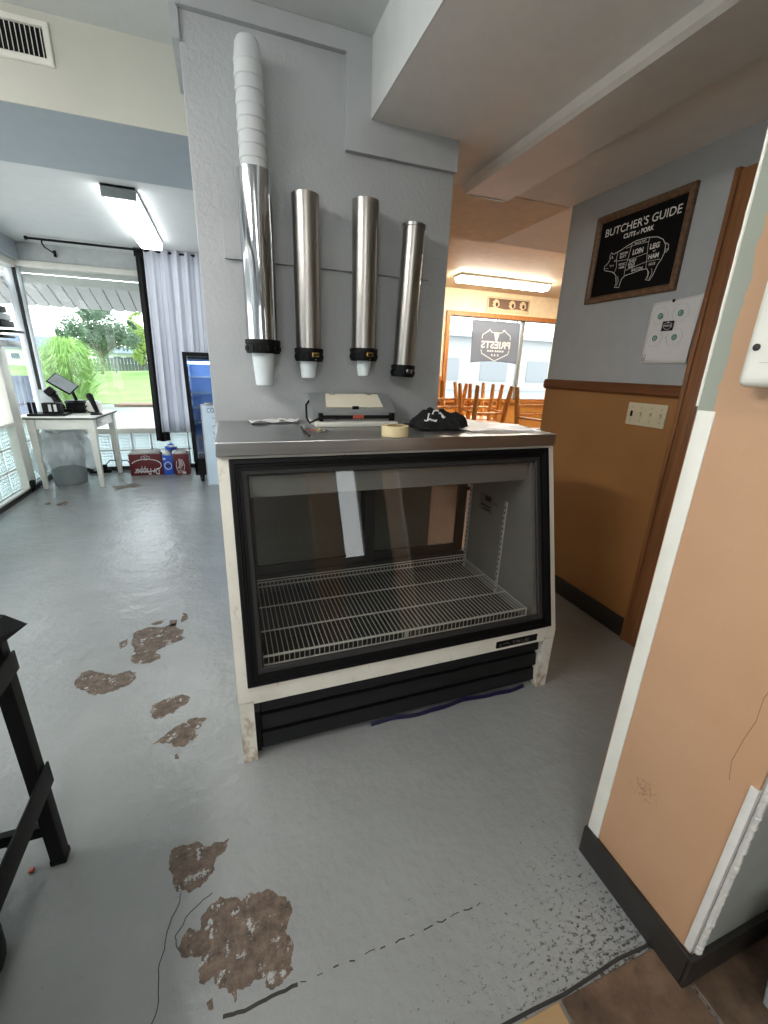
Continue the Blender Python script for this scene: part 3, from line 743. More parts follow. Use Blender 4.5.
# ------------------------------------------------------------------ cups and dispensers on the pillar wall
YC = 1.822
def cup_mb(r1, r0, h, c):
    t = .0022
    b = MB(); b.lathe([(0.0005, 0), (r0 - .003, 0), (r0, .003), (r1 - .0005, h - .012), (r1 + .0025, h - .008), (r1 + .003, h - .002), (r1 + .001, h), (r1 - t, h - .001), (r0 - t, .005), (.0005, .005)], 36, 0, c)
    return b
def dispenser(x, zt, zb, r, rc, mat, label, lean=0.0, badge=None, colh=.042, rim=False):
    t = thing('cup_dispenser', label, 'cup dispenser', (x, YC, zb), 'cup dispensers on the pillar wall')
    t.rotation_euler = (0, 0, 0)
    Mx = Matrix.Translation((x, YC, zb)) @ Matrix.Rotation(lean, 4, 'Y')
    h = zt - zb
    b = MB(); b.lathe([(r, 0), (r, h), (r - .002, h), (r - .002, 0)], 56, 0, ax=Mx, closed=True); b.build('tube', mat, t)
    b = MB(); b.lathe([(r - .004, -colh), (r + .003, -colh), (r + .005, -colh + .004), (r + .005, -.012), (r + .0075, -.010), (r + .0075, .004), (r + .001, .006), (r + .001, -.004), (r - .004, -.004)], 56, 0, ax=Mx, closed=True)
    for k in range(14):
        a = 2 * PI * k / 14; q = Vector((math.cos(a) * (r + .0055), math.sin(a) * (r + .0055), -colh * .6))
        b.box((q.x - .003, q.y - .003, q.z - .009), (q.x + .003, q.y + .003, q.z + .009), 0, .001, 1, M=Mx)
    b.build('collar', M_black, t)
    b = MB(); b.lathe([(rc, -colh + .001), (r, -colh + .001), (r, -colh + .005), (rc, -colh + .005)], 40, 0, ax=Mx, closed=True); b.build('gripper_ring', M_blackmat, t)
    if badge:
        b = MB(); rr = r + .0062; pts = []
        for z in (-colh * .62, -colh * .22):
            for k in range(9):
                a = -PI / 2 + (k - 4) * .07 * .05 / r + badge[1]; pts.append(Mx @ Vector((math.cos(a) * rr, math.sin(a) * rr, z)))
        b.add(pts, [[k, k + 1, k + 10, k + 9] for k in range(8)])
        bo = b.build('badge', badge[0], t, solid=.0012)
        if badge[0] is M_gold:
            b = MB(); rr2 = rr + .0011
            for k in range(6):
                a = -PI / 2 + (k - 2.5) * .075 * .05 / r + badge[1]; q = Vector((math.cos(a) * rr2, math.sin(a) * rr2, -colh * .42))
                b.box((q.x - .0018, q.y - .0005, q.z - .003), (q.x + .0018, q.y + .0005, q.z + .003), 0, M=Mx)
            b.build('badge_print', M_blackink, bo)
            b = MB(); q = Vector((math.cos(-PI / 2 + badge[1]) * rr, math.sin(-PI / 2 + badge[1]) * rr, -colh * .84)); b.box((q.x - .0015, q.y - .001, q.z - .002), (q.x + .0015, q.y + .001, q.z + .002), 0, M=Mx); b.build('screw', M_steel, t)
    if rim:
        b = MB(); b.lathe([(r - .001, h - .012), (r + .003, h - .010), (r + .003, h), (r - .001, h + .001)], 48, 0, ax=Mx, closed=True); b.build('top_rim', M_steel, t)
    for z in (h * .25, h * .8):
        b = MB(); p = Mx @ Vector((0, 0, z)); b.box((p.x - .018, YC + r - .004, p.z - .02), (p.x + .018, 1.875 if 1.66 < p.z < 1.81 else 1.891, p.z + .02), 0, .002); b.build('wall_bracket', M_steel, t)
    return t
dispenser(.148, 1.932, 1.385, .0590, .046, M_chrome, 'tallest and shiniest cup dispenser, leftmost, with cups stacked out of its top', colh=.044)
dispenser(.326, 1.889, 1.362, .0500, .038, M_brushed, 'brushed steel cup dispenser between the shiny tall one and its gold badged twin', badge=(M_gold, .32), colh=.044)
dispenser(.556, 1.901, 1.372, .0510, .037, M_brushed, 'brushed steel cup dispenser third from left, nearest the empty leaning one', badge=(M_gold, .22), colh=.044)
dispenser(.738, 1.847, 1.312, .0450, .034, M_brushed, 'slimmest cup dispenser, rightmost, leaning and empty', lean=.042, badge=(M_steel, .25), colh=.044, rim=True)
CG = 'white foam cups in the dispensers'
tag(cup_mb(.0465, .0335, .165, (.146, YC, 1.222)).build('foam_cup', M_foam), 'large white foam cup hanging below the tallest shiny dispenser', 'cup', CG)
tag(cup_mb(.0375, .0290, .095, (.322, YC, 1.254)).build('foam_cup', M_foam), 'small white foam cup below the second dispenser from the left', 'cup', CG)
tag(cup_mb(.0345, .0250, .095, (.558, YC, 1.268)).build('foam_cup', M_foam), 'small white foam cup below the third dispenser from the left', 'cup', CG)
NS = 10
for i in range(NS):
    z = 2.280 - i * .0365
    if i == 0: w = 'topmost white foam cup of the column above the tallest dispenser'
    elif i == NS - 1: w = 'lowest white foam cup of the column, just inside the tallest dispenser'
    else: w = '%s white foam cup from the top of the column above the tallest dispenser' % ('', 'second', 'third', 'fourth', 'fifth', 'sixth', 'seventh', 'eighth', 'ninth')[i]
    if i == 0: c = MB(); c.lathe([(.0335, 0), (.0335, .002), (.040, -.012), (.0443, -.045), (.0463, -.052), (.0470, -.060), (.0455, -.062), (.0425, -.045), (.036, -.010), (.0005, -.003), (.0005, 0)], 36, 0, (.150, YC, z))
    else: c = MB(); c.lathe([(.0425, .006), (.0440, -.020), (.0463, -.046), (.0475, -.050), (.0475, -.058), (.0460, -.060), (.0440, -.046), (.0420, -.015), (.0405, .004)], 36, 0, (.150, YC, z - .004), closed=True)
    tag(c.build('foam_cup', M_sleeve), w, 'cup', 'white foam cups stacked above the tallest dispenser')

# ------------------------------------------------------------------ things on the steel counter
ZC = 1.0765
m = thing('tabletop_sealer', 'grey steel tabletop machine with a sloping cream lid on the counter', 'machine', (.49, 1.76, ZC))
b = MB(); b.box((.315, 1.645, ZC), (.655, 1.86, ZC + .018), 0, .004); b.build('base_tray', M_white, m)
b = MB(); b.prism([(1.70, ZC + .018), (1.70, ZC + .052), (1.715, ZC + .060), (1.80, ZC + .118), (1.862, ZC + .118), (1.862, ZC + .018)], (.315, 0, 0), Y, Z, X, .350); b.build('body', M_greymach, m)
a = Vector((.372, 1.722, ZC + .0655)); sv = (Vector((0, 1.80, ZC + .118)) - Vector((0, 1.715, ZC + .060))); sv.normalize(); sn = Vector((0, -sv.z, sv.y))
b = MB(); b.prism([(0, 0), (.242, 0), (.238, .085), (.012, .085)], a, X, sv, sn, .006)
b.box((.48, 1.716, ZC + .062), (.508, 1.728, ZC + .074), 1, .002); po = b.build('lid', [M_creampanel, M_black], m)
b = MB(); b.box((.40, 1.783, ZC + .110), (.42, 1.80, ZC + .124), bev=.002); b.build('hinge', M_steel, po); b = MB(); b.box((.56, 1.783, ZC + .110), (.58, 1.80, ZC + .124), bev=.002); b.build('hinge', M_steel, po)
b = MB(); b.tube([(.345, 1.684, ZC + .034), (.64, 1.684, ZC + .034)], .0075, 14); b.box((.335, 1.675, ZC + .018), (.35, 1.70, ZC + .05), bev=.002); b.box((.632, 1.675, ZC + .018), (.65, 1.70, ZC + .05), bev=.002); b.build('roller', M_black, m)
b = MB(); b.box((.470, 1.668, ZC + .030), (.515, 1.6735, ZC + .044), 0, .001); b.build('red_tag', M_red, m)['label'] = 'small red and white tag'
b = MB(); b.tube([(.35, 1.80, ZC + .09), (.318, 1.79, ZC + .092), (.298, 1.76, ZC + .075), (.292, 1.72, ZC + .03), (.298, 1.69, ZC + .012), (.33, 1.672, ZC + .03), (.37, 1.668, ZC + .034), (.41, 1.672, ZC + .03)], .0042, 8); b.build('power_cord', M_black, m)
# tape roll
b = MB(); b.lathe([(.030, 0), (.047, 0), (.048, .001), (.048, .035), (.047, .036), (.030, .036)], 48, 0, (.548, 1.402, ZC), closed=True)
tp = b.build('masking_tape', M_tape); tag(tp, 'cream roll of masking tape lying flat near the counter front', 'tape')
b = MB(); b.lathe([(.0272, .0), (.0302, .0), (.0302, .0362), (.0272, .0362)], 40, 0, (.548, 1.402, ZC), closed=True); b.build('core', plain('cardboard core', (160, 130, 92), .8), tp)
# crumpled shirt
b = MB()
def shirt(a, c):
    x = (a - .5); y = (c - .5); r = math.sqrt((x * 2) ** 2 + (y * 2) ** 2)
    h = (max(0, 1 - r ** 4) ** .6) * (.046 + .014 * math.sin(x * 17 + 1) * math.cos(y * 13) + .012 * math.sin(x * 31 + y * 23)) + .012 * math.exp(-((x + .17) ** 2 + (y - .12) ** 2) * 40)
    e = 1 + .10 * math.sin(math.atan2(y, x) * 5 + 1)
    return Vector((.822 + x * .225 * e, 1.60 + y * .19 * e - .10 * x * .4, ZC + .003 + max(h, 0)))
b.sheet(shirt, 44, 34)
sh = b.build('shirt', M_cloth, None, solid=.003); tag(sh, 'crumpled black shirt with white print on the steel counter', 'shirt')
b = MB(); random.seed(9)
for i in range(9):
    a0 = .16 + random.random() * .26; c0 = .10 + random.random() * .45; pts = []
    for k in range(4):
        p = shirt(a0 + k * .028, c0 + .03 * math.sin(k * 1.7 + i)); pts.append(p + Vector((0, -.001, .0035)))
    b.tube(pts, .0036, 5)
b.build('print', M_ink, sh)
# keys
k = thing('key_bunch', 'small bunch of keys lying in front of the sealing machine', 'keys', (.30, 1.515, ZC))
b = MB(); b.tube([(.30 + .012 * math.cos(t * PI / 8), 1.515 + .012 * math.sin(t * PI / 8), ZC + .002) for t in range(16)], .0014, 6, closed=True); b.build('ring', M_steel, k)
for i, (an, mm) in enumerate(((.3, M_steel), (1.3, M_gold), (2.6, M_red), (-.4, M_steel))):
    d = Vector((math.cos(an), math.sin(an), 0)); q = Vector((.30, 1.515, ZC + .003 + i * .002)) + d * .016; w = Vector((-d.y, d.x, 0))
    b = MB(); b.tube([q + d * .008 + (d * math.cos(t * PI / 6) + w * math.sin(t * PI / 6)) * .008 for t in range(12)], .0025, 6, closed=True)
    b.bar(q + d * .016, q + d * .038, .005, .002); b.bar(q + d * .028 + w * .003, q + d * .030 + w * .003, .004, .002); b.build('key', mm, k)
# papers on the left of the counter
def scrap(cx, cy, w, h, rot, seed, label, n):
    random.seed(seed); ph = random.random() * 6
    def fn(a, c):
        x = (a - .5) * w; y = (c - .5) * h
        return Vector((cx + x * math.cos(rot) - y * math.sin(rot), cy + x * math.sin(rot) + y * math.cos(rot), ZC + .004 + .005 * (1 + math.sin(a * 7 + ph) * math.cos(c * 5 + ph))))
    b = MB(); b.sheet(fn, 14, 8); return tag(b.build('paper', M_paper, None, solid=.0012), label, 'paper')
scrap(.135, 1.80, .12, .07, .2, 2, 'crumpled white paper scrap leftmost on the counter by the pillar', 0)
scrap(.235, 1.82, .09, .06, -.1, 5, 'small flat white paper between the crumpled scrap and the machine cord', 0)
# clear plastic sheet on the right of the counter
b = MB(); random.seed(11)
def film(a, c):
    x = .86 + a * .34; y0 = 1.415 + .01 * math.sin(a * 9); y1 = 1.86 - max(0, (x - .93)) * .86 if x > .93 else 1.84
    y = y0 + (y1 - y0) * c
    z = ZC + .004 + .006 * (1 + math.sin(x * 47 + c * 6) * math.cos(c * 14 + x * 20)) * (1 - .5 * a)
    return Vector((x, y, z))
b.sheet(film, 40, 40)
tag(b.build('plastic_sheet', M_film, None, solid=.0008), 'clear crinkled plastic sheet covering the right end of the counter', 'plastic sheet')
b = MB(); b.tube([(.256, 1.64, ZC + .006), (.250, 1.56, ZC + .005), (.246, 1.46, ZC + .005), (.247, 1.40, ZC + .005)], .003, 8)
tag(b.build('cable', M_black), 'short black cable end lying across the left of the counter', 'cable')
# ------------------------------------------------------------------ things on the right wall
U = -Y; V = Z; N = -X
sg = thing('chalkboard_sign', 'black butcher chart sign with a pig drawing in a brown wooden frame', 'sign', (1.863, 1.757, 1.66))
O = Vector((1.863, 2.012, 1.660)); SW, SH = .512, .397
b = MB(); b.frame(O, U, V, N, SW, SH, [(0, 0), (0, .016), (.004, .020), (.020, .020), (.028, .014), (.031, .006), (.031, 0)]); b.build('frame', M_signwood, sg)
b = MB(); b.prism([(.028, .028), (SW - .028, .028), (SW - .028, SH - .028), (.028, SH - .028)], O + N * .002, U, V, N, .004)
Q = O + N * .006
b.text("BUTCHER'S GUIDE", Q + U * .061 + V * .300, U, V, N, .034, .400, .0008, 1, .006)
b.text('CUTS', Q + U * .178 + V * .268, U, V, N, .019, .066, .0008, 1, .03)
b.text('of', Q + U * .250 + V * .268, U, V, N, .014, .016, .0008, 1, .01)
b.text('PORK', Q + U * .274 + V * .268, U, V, N, .019, .066, .0008, 1, .03)
pig = [(.093,.168),(.108,.176),(.118,.190),(.114,.205),(.120,.222),(.132,.212),(.145,.214),(.175,.220),(.206,.231),(.257,.243),(.319,.242),(.369,.233),(.400,.216),(.418,.192),(.420,.160),(.412,.138),(.398,.118),(.391,.098),(.384,.078),(.371,.060),(.350,.066),(.358,.080),(.356,.097),(.346,.112),(.31,.112),(.28,.108),(.227,.102),(.212,.090),(.208,.072),(.205,.054),(.176,.060),(.184,.074),(.180,.090),(.174,.111),(.160,.124),(.144,.133),(.118,.140),(.098,.146),(.090,.156)]
b.stroke(pig, .0026, Q, U, V, N, .0007, 1, closed=True)
b.stroke([(.416,.200),(.432,.190),(.436,.172),(.428,.160),(.422,.166),(.428,.174),(.437,.168)], .0022, Q, U, V, N, .0007, 1)
b.stroke([(.118,.196),(.130,.200),(.136,.192),(.128,.206)], .002, Q, U, V, N, .0007, 1)
for l in ([(.160,.216),(.158,.190),(.168,.150),(.160,.126)], [(.236,.238),(.232,.205),(.228,.170),(.222,.140),(.224,.104)], [(.326,.240),(.328,.200),(.334,.160),(.340,.114)], [(.168,.176),(.228,.172)], [(.228,.168),(.332,.178)], [(.205,.222),(.250,.226),(.326,.224)], [(.340,.142),(.404,.140)], [(.226,.126),(.336,.142)]):
    b.stroke(l, .0014, Q, U, V, N, .0007, 1)
for l in ([(.348,.110),(.362,.092),(.358,.070)], [(.372,.108),(.378,.086),(.368,.066)], [(.186,.106),(.194,.084),(.190,.062)], [(.120,.166),(.128,.164)], [(.10,.156),(.116,.152)]): b.stroke(l, .0016, Q, U, V, N, .0007, 1)
def lab(s, x, y, h, w, bo=.02): b.text(s, Q + U * x + V * y, U, V, N, h, w, .0008, 1, bo)
lab('BACK FAT', .252, .2285, .008, .062); lab('LOIN', .250, .186, .021, .056, .04); lab('LEG', .340, .190, .020, .048, .04); lab('or', .360, .176, .009, .014); lab('HAM', .342, .150, .018, .052, .04)
lab('BABY', .240, .156, .011, .040); lab('BACK', .236, .143, .011, .040); lab('RIBS', .240, .131, .010, .034); lab('BACON', .262, .114, .012, .060); lab('HOCK', .352, .122, .011, .034)
lab('BOSTON', .176, .198, .010, .044); lab('BUTT', .178, .184, .010, .036); lab('PICNIC', .180, .152, .010, .038); lab('HAM', .184, .138, .010, .030); lab('NECK', .146, .176, .007, .018); lab('JOWL', .128, .158, .006, .022)
b.build('board', [M_board, M_chalk], sg)

pp = thing('stamp_card', 'white paper with four teal stamps and a black badge pinned below the sign', 'paper', (1.862, 1.475, 1.36))
O = Vector((1.861, 1.598, 1.362))
def pfn(a, c):
    cut = 0
    x = a * .232 ; y = c * .270 - .012 * (1 - a) * (c > .5)
    return O + U * x + V * y + N * (.003 + .020 * max(0, a - .75) ** 1.5 * (1.2 - c) * 4 + .002 * math.sin(c * 5))
b = MB(); b.sheet(pfn, 14, 14); po = b.build('sheet', M_paper, pp, solid=.0008)
def ring(b, cx, cy, r, w, o, mi=0, n=28): b.stroke([(cx + r * math.cos(2 * PI * i / n), cy + r * math.sin(2 * PI * i / n)) for i in range(n)], w, o, U, V, N, .0006, mi, closed=True)
b = MB(); Q = O + N * .0062
for cx, cy in ((.056, .200), (.150, .204), (.052, .108), (.146, .108)):
    b.prism([(cx + .0125 * math.cos(i * PI / 12), cy + .0125 * math.sin(i * PI / 12)) for i in range(24)], Q, U, V, N, .0006, 0)
    ring(b, cx, cy, .0055, .0025, Q + N * .0005, 1)
    ring(b, cx, cy, .040, .0012, Q, 1, 6)
b.build('stamps', [M_teal, M_faint], po)
b = MB(); b.prism([(.076, .136), (.130, .136), (.130, .176), (.076, .176)], Q, U, V, N, .0008, 0)
b.stroke([(.084, .150), (.103, .140), (.122, .150), (.122, .164), (.103, .173), (.084, .164)], .0016, Q + N * .0008, U, V, N, .0005, 1, closed=True)
b.text('PRIESTS', Q + U * .103 + V * .153 + N * .0008, U, V, N, .0075, .036, .0005, 1, .02, 'CENTER'); b.prism([(.100, .172), (.106, .172), (.103, .164)], Q + N * .0008, U, V, N, .0005, 1)
b.build('badge_print', [M_blackink, M_ink], po)
b = MB(); b.prism([(.100, .262), (.112, .262), (.110, .252), (.106, .250), (.102, .252)], Q, U, V, N, .003, 0); b.build('clip', M_black, pp)
b = MB(); b.frame(Q + U * .008 + V * .012, U, V, N, .016, .026, [(0, 0), (0, .0006), (.0012, .0006), (.0012, 0)]); b.text('F2', Q + U * .012 + V * .018, U, V, N, .008, .008, .0006); b.build('corner_print', M_blackink, po)

sw = thing('switch_plate', 'ivory light switch plate with four toggles below the wooden rail', 'light switch', (1.862, 1.51, 1.13))
O = Vector((1.863, 1.610, 1.079)); 
b = MB(); b.box((1.8565, 1.404, 1.079), (1.8632, 1.610, 1.184), 0, .004)
for i in range(4):
    for z in (1.101, 1.162): b.lathe([(.0032, -.001), (.0032, .0012), (.0005, .0016)], 10, 1, ax=Matrix.Translation((1.8567, 1.584 - i * .0515, z)) @ Matrix.Rotation(-PI / 2, 4, 'Y'))
b.build('plate', [M_ivory, M_steel], sw)
for i in range(4):
    y = 1.584 - i * .0515; b = MB()
    if i == 0: b.box((1.8545, y - .006, 1.119), (1.858, y + .006, 1.145), 0, .001)
    else: b.box((1.8535, y - .006, 1.119), (1.857, y + .006, 1.144), 0, .001); b.box((1.846, y - .004, 1.132), (1.857, y + .004, 1.142), 0, .0015)
    o = b.build('toggle', M_black if i == 0 else M_ivory, sw)
    if i == 0: o['label'] = 'black toggle slot'
# white box on the peach wall
tw = thing('wall_dispenser', 'white rounded wall box with a dark screw on the peach wall', 'dispenser', (.865, .42, 1.29))
b = MB(); b.box((.815, .315, 1.290), (.865, .508, 1.60), 0, .016, 4); b.build('cover', M_white, tw)
b = MB(); b.lathe([(.0055, 0), (.0055, .002), (.003, .0035), (.0005, .0035)], 16, 0, ax=Matrix.Translation((.8152, .490, 1.352)) @ Matrix.Rotation(-PI / 2, 4, 'Y')); b.build('screw', M_gasket, tw)
b = MB(); b.box((.8142, .318, 1.328), (.8155, .480, 1.3293)); b.build('seam', M_faint, tw)
b = MB(); b.lathe([(.009, 0), (.007, .004), (.0005, .006)], 14, 0, ax=Matrix.Translation((.865, .435, 1.178)) @ Matrix.Rotation(-PI / 2, 4, 'Y'))
tag(b.build('wall_anchor', M_peach), 'small painted over anchor plug on the peach wall', 'anchor')
# grey tote in the corner past the doorway
tt = thing('storage_tote', 'grey plastic tote on the tile floor at the bottom right edge', 'tote', (1.10, .12, .007))
b = MB()
def tote_ring(s, z): return [(1.11 + sx * s * .13, .10 + sy * s * .13, z) for sx, sy in ((-1, -1), (1, -1), (1, 1), (-1, 1))]
vs = tote_ring(.85, .008) + tote_ring(1, .22) + tote_ring(.94, .22) + tote_ring(.80, .016)
fs = [[3, 2, 1, 0]] + [[r * 4 + j, r * 4 + (j + 1) % 4, r * 4 + 4 + (j + 1) % 4, r * 4 + 4 + j] for r in range(3) for j in range(4)] + [[12, 13, 14, 15]]
b.add(vs, fs); o = b.build('bin', M_bin, tt); mdd = o.modifiers.new('round', 'BEVEL'); mdd.width = .008; mdd.segments = 3
b = MB(); b.frame((.972, -.038, .205), X, Y, Z, .276, .276, [(0, 0), (0, .018), (.02, .018), (.02, .012), (.006, .010), (.006, 0)]); b.build('rim', M_bin, tt)

# ------------------------------------------------------------------ ceiling things
fx = thing('ceiling_light', 'long unlit ceiling light with a milky cover on the dropped ceiling', 'ceiling light', (1.29, 1.55, ZS), 'ceiling lights')
b = MB(); b.box((1.172, .45, ZS - .022), (1.418, 2.20, ZS - .0005), 0, .003); b.build('housing', M_soffit, fx)
def cover(x0, x1, y0, y1, z, d):
    b = MB(); n = 12; pr = [(x0, z)]
    for i in range(n + 1):
        a = PI * i / n; pr.append(((x0 + x1) / 2 - math.cos(a) * (x1 - x0) / 2, z - d * min(1, math.sin(a) * 2.6)))
    pr.append((x1, z)); b.prism(pr, (0, y0, 0), X, Z, Y, y1 - y0); return b
cover(1.158, 1.432, .46, 2.19, ZS - .012, .040).build('diffuser', M_lens, fx)
b = MB(); b.prism([(1.156, ZS - .012), (1.164, ZS - .040), (1.195, ZS - .055), (1.395, ZS - .055), (1.426, ZS - .040), (1.434, ZS - .012)], (0, 2.186, 0), X, Z, Y, .012); b.build('end_cap', M_lens, fx)
f2 = thing('ceiling_light', 'lit tube light on the ceiling of the front room', 'ceiling light', (-.575, 4.5, ZL), 'ceiling lights')
b = MB(); b.box((-.685, 3.80, ZL - .075), (-.475, 3.83, ZL - .0005), 0, .004); b.box((-.685, 3.80, ZL - .02), (-.475, 5.26, ZL - .0005), 0, .003); b.build('housing', M_greymach, f2)
cover(-.680, -.480, 3.83, 5.25, ZL - .018, .060).build('diffuser', M_tube, f2)
f3 = thing('ceiling_light', 'long lit tube light on the dining room ceiling above the window', 'ceiling light', (3.40, 5.12, ZL), 'ceiling lights')
b = MB(); b.box((2.73, 5.02, ZL - .03), (4.05, 5.22, ZL - .0005), 0, .003); b.build('housing', M_white, f3)
b = MB(); n = 10; pr = [(5.03, ZL - .028)] + [(5.12 - math.cos(PI * i / n) * .09, ZL - .028 - .055 * min(1, math.sin(PI * i / n) * 1.4)) for i in range(n + 1)] + [(5.21, ZL - .028)]
b.prism(pr, (2.75, 0, 0), Y, Z, X, 1.28); b.build('diffuser', M_tubewarm, f3)
f4 = thing('ceiling_light', 'small round lit ceiling light at the right end of the dining room', 'ceiling light', (4.72, 5.15, ZL), 'ceiling lights')
b = MB(); b.lathe([(.10, -.0005), (.10, -.02), (.09, -.025), (.09, -.0005)], 28, 0, (4.72, 5.15, ZL), closed=True); b.build('housing', M_white, f4)
b = MB(); b.lathe([(.088, -.02), (.08, -.045), (.05, -.06), (.0005, -.065)], 28, 0, (4.72, 5.15, ZL)); b.build('diffuser', M_tubewarm, f4)
f5 = thing('ceiling_light', 'added fill light on the ceiling just behind the viewpoint', 'ceiling light', (-.1, -.9, ZL), 'ceiling lights')  # out-of-view fill, added to brighten the case front and pillar wall
b = MB(); b.box((-.22, -1.5, ZL - .03), (.02, -.3, ZL - .0005), 0, .003); b.build('housing', M_white, f5)
cover(-.21, .01, -1.49, -.31, ZL - .028, .055).build('diffuser', M_fillback, f5)
f7 = thing('ceiling_light', 'added fill light on the ceiling left of the viewpoint', 'ceiling light', (-1.2, .7, ZL), 'ceiling lights')  # out-of-view fill, added to brighten the beam face and upper left
b = MB(); b.box((-1.32, .1, ZL - .03), (-1.08, 1.3, ZL - .0005), 0, .003); b.build('housing', M_white, f7)
cover(-1.31, -1.09, .11, 1.29, ZL - .028, .055).build('diffuser', M_fillleft, f7)
f6 = thing('ceiling_light', 'added fill light deeper in the dining room, out of sight behind the right wall', 'ceiling light', (4.3, 3.9, ZL), 'ceiling lights')  # hidden fill, added to brighten the dining room and its chairs
b = MB(); b.box((3.6, 3.8, ZL - .03), (5.0, 4.0, ZL - .0005), 0, .003); b.build('housing', M_white, f6)
b = MB(); b.box((3.62, 3.81, ZL - .08), (4.98, 3.99, ZL - .03), 0, .02); b.build('diffuser', M_tubewarm, f6)
vt = thing('wall_vent', 'white slatted air vent high on the cream beam face', 'vent', (-.56, 2.19, 2.25))
b = MB(); b.frame((-.80, 2.196, 2.262), X, Z, -Y, .325, .122, [(0, 0), (0, .006), (.004, .010), (.018, .010), (.022, .004), (.022, 0)]); b.build('frame', M_white, vt)
b = MB(); b.box((-.78, 2.192, 2.28), (-.495, 2.1955, 2.366)); b.build('duct', M_blackmat, vt)
for i in range(20):
    b = MB(); x = -.772 + i * .0142; b.bar((x, 2.188, 2.283), (x, 2.188, 2.363), .008, .0014, 0, up=(.9, .43, 0)); b.build('slat', M_white, vt)

# ------------------------------------------------------------------ black stand at the left edge
st = thing('equipment_stand', 'black metal equipment stand cut off by the left edge', 'stand', (-.53, 1.03, 0))
def pole(x, y, z0, z1, w=.034):
    b = MB(); b.box((x - w / 2, y - w / 2, z0), (x + w / 2, y + w / 2, z1), 0, .004); return b
pole(-.530, 1.033, 0.012, .73).build('leg', M_blackmat, st); 
pole(-1.05, 1.033, 0.012, .73).build('leg', M_blackmat, st); pole(-1.05, .30, 0.012, .73).build('leg', M_blackmat, st); pole(-.530, .30, 0.012, .73).build('leg', M_blackmat, st)
for x, y in ((-.53, 1.033), (-1.05, 1.033), (-1.05, .30), (-.53, .30)):
    b = MB(); b.box((x - .019, y - .019, 0), (x + .019, y + .019, .02), 0, .004); b.build('foot', M_black, st)
b = MB(); b.box((-.509, .30, .258), (-.503, 1.050, .325), 0, .002); b.box((-.509, .30, .258), (-.535, 1.050, .264), 0, .001); b.build('side_rail', M_blackmat, st)
b = MB(); b.box((-.509, .30, .615), (-.503, 1.045, .665), 0, .002); b.build('side_rail', M_blackmat, st)
b = MB(); b.bar((-1.05, 1.033, .120), (-.53, 1.033, .120), .02, .034, bev=.003); b.build('cross_rail', M_blackmat, st)
b = MB(); b.bar((-1.05, 1.033, .640), (-.53, 1.033, .640), .03, .05, bev=.003); b.build('cross_rail', M_blackmat, st)
b = MB(); b.box((-1.10, .27, .73), (-.495, 1.03, .765), 0, .006)
b.add([(-.497, 1.03, .765), (-.497, .90, .765), (-.460, 1.03, .735), (-.52, 1.045, .76), (-.52, 1.045, .74), (-.497, .90, .735), (-.497, 1.03, .735)], [[0, 1, 2], [0, 2, 3], [3, 2, 4], [1, 5, 2], [5, 6, 2], [6, 4, 2]])
b.build('top', M_black, st)
b = MB(); b.tube([(-.60, 1.02, .137), (-.575, 1.0, .15), (-.565, .97, .18), (-.58, .95, .19)], .003, 6); b.build('wire_loop', M_black, st)
b = MB(); b.lathe([(.0005, .0), (.007, .001), (.008, .004), (.006, .007), (.0005, .008)], 14, 0, (-.592, 1.02, 0)); tag(b.build('bottle_cap', M_red), 'small red brown cap on the floor under the black stand', 'cap')
b = MB(); b.lathe([(.0005, 0), (.09, 0), (.105, .02), (.108, .08), (.10, .16), (.085, .20), (.05, .22), (.0005, .225)], 26, 0, (-.672, .80, .0005))
tag(b.build('rubbish_bag', M_blackmat), 'black rounded bag on the floor at the bottom left edge', 'bag')
# ------------------------------------------------------------------ front room
tb_ = thing('enamel_table', 'white enamel table with black rim and a drawer by the front window', 'table', (-1.29, 5.11, 0))
tx0, tx1, ty0, ty1 = -1.905, -1.29, 5.11, 5.87
b = MB(); b.box((tx0, ty0, .718), (tx1, ty1, .742), 0, .006); b.frame((tx0 - .003, ty0 - .003, .716), X, Y, Z, tx1 - tx0 + .006, ty1 - ty0 + .006, [(0, 0), (0, .013), (.006, .013), (.006, 0)], 1); b.build('table_top', [M_white, M_black], tb_)
b = MB(); b.frame((tx0 + .03, ty0 + .03, .615), X, Y, Z, tx1 - tx0 - .06, ty1 - ty0 - .06, [(0, 0), (0, .103), (.02, .103), (.02, 0)]); b.build('apron', M_white, tb_)
for x, y in ((tx0 + .05, ty0 + .05), (tx1 - .05, ty0 + .05), (tx0 + .05, ty1 - .05), (tx1 - .05, ty1 - .05)):
    b = MB(); b.add([(x + sx * w, y + sy * w, z) for z, w in ((0, .018), (.02, .020), (.45, .028), (.60, .034), (.718, .034)) for sx, sy in ((-1, -1), (1, -1), (1, 1), (-1, 1))],
        [[3, 2, 1, 0]] + [[r * 4 + j, r * 4 + (j + 1) % 4, r * 4 + 4 + (j + 1) % 4, r * 4 + 4 + j] for r in range(4) for j in range(4)] + [[16, 17, 18, 19]]); b.build('leg', M_white, tb_)
b = MB(); b.box((tx1 - .034, ty0 + .14, .628), (tx1 - .018, ty1 - .30, .705), 0, .005); dr = b.build('drawer', M_white, tb_)
b = MB(); b.tube([(tx1 - .02, 5.28, .668), (tx1 - .002, 5.285, .668), (tx1 - .002, 5.345, .668), (tx1 - .02, 5.35, .668)], .005, 8); b.build('handle', M_steel, dr)
tb_.rotation_euler = (0, 0, -.062)
zt = .742
og = thing('desk_organizer', 'black desk tray with upright slots at the left of the enamel table', 'organizer', (-1.77, 5.30, zt))
b = MB(); b.box((-1.88, 5.20, zt), (-1.56, 5.40, zt + .022), 0, .004); b.build('tray', M_black, og)
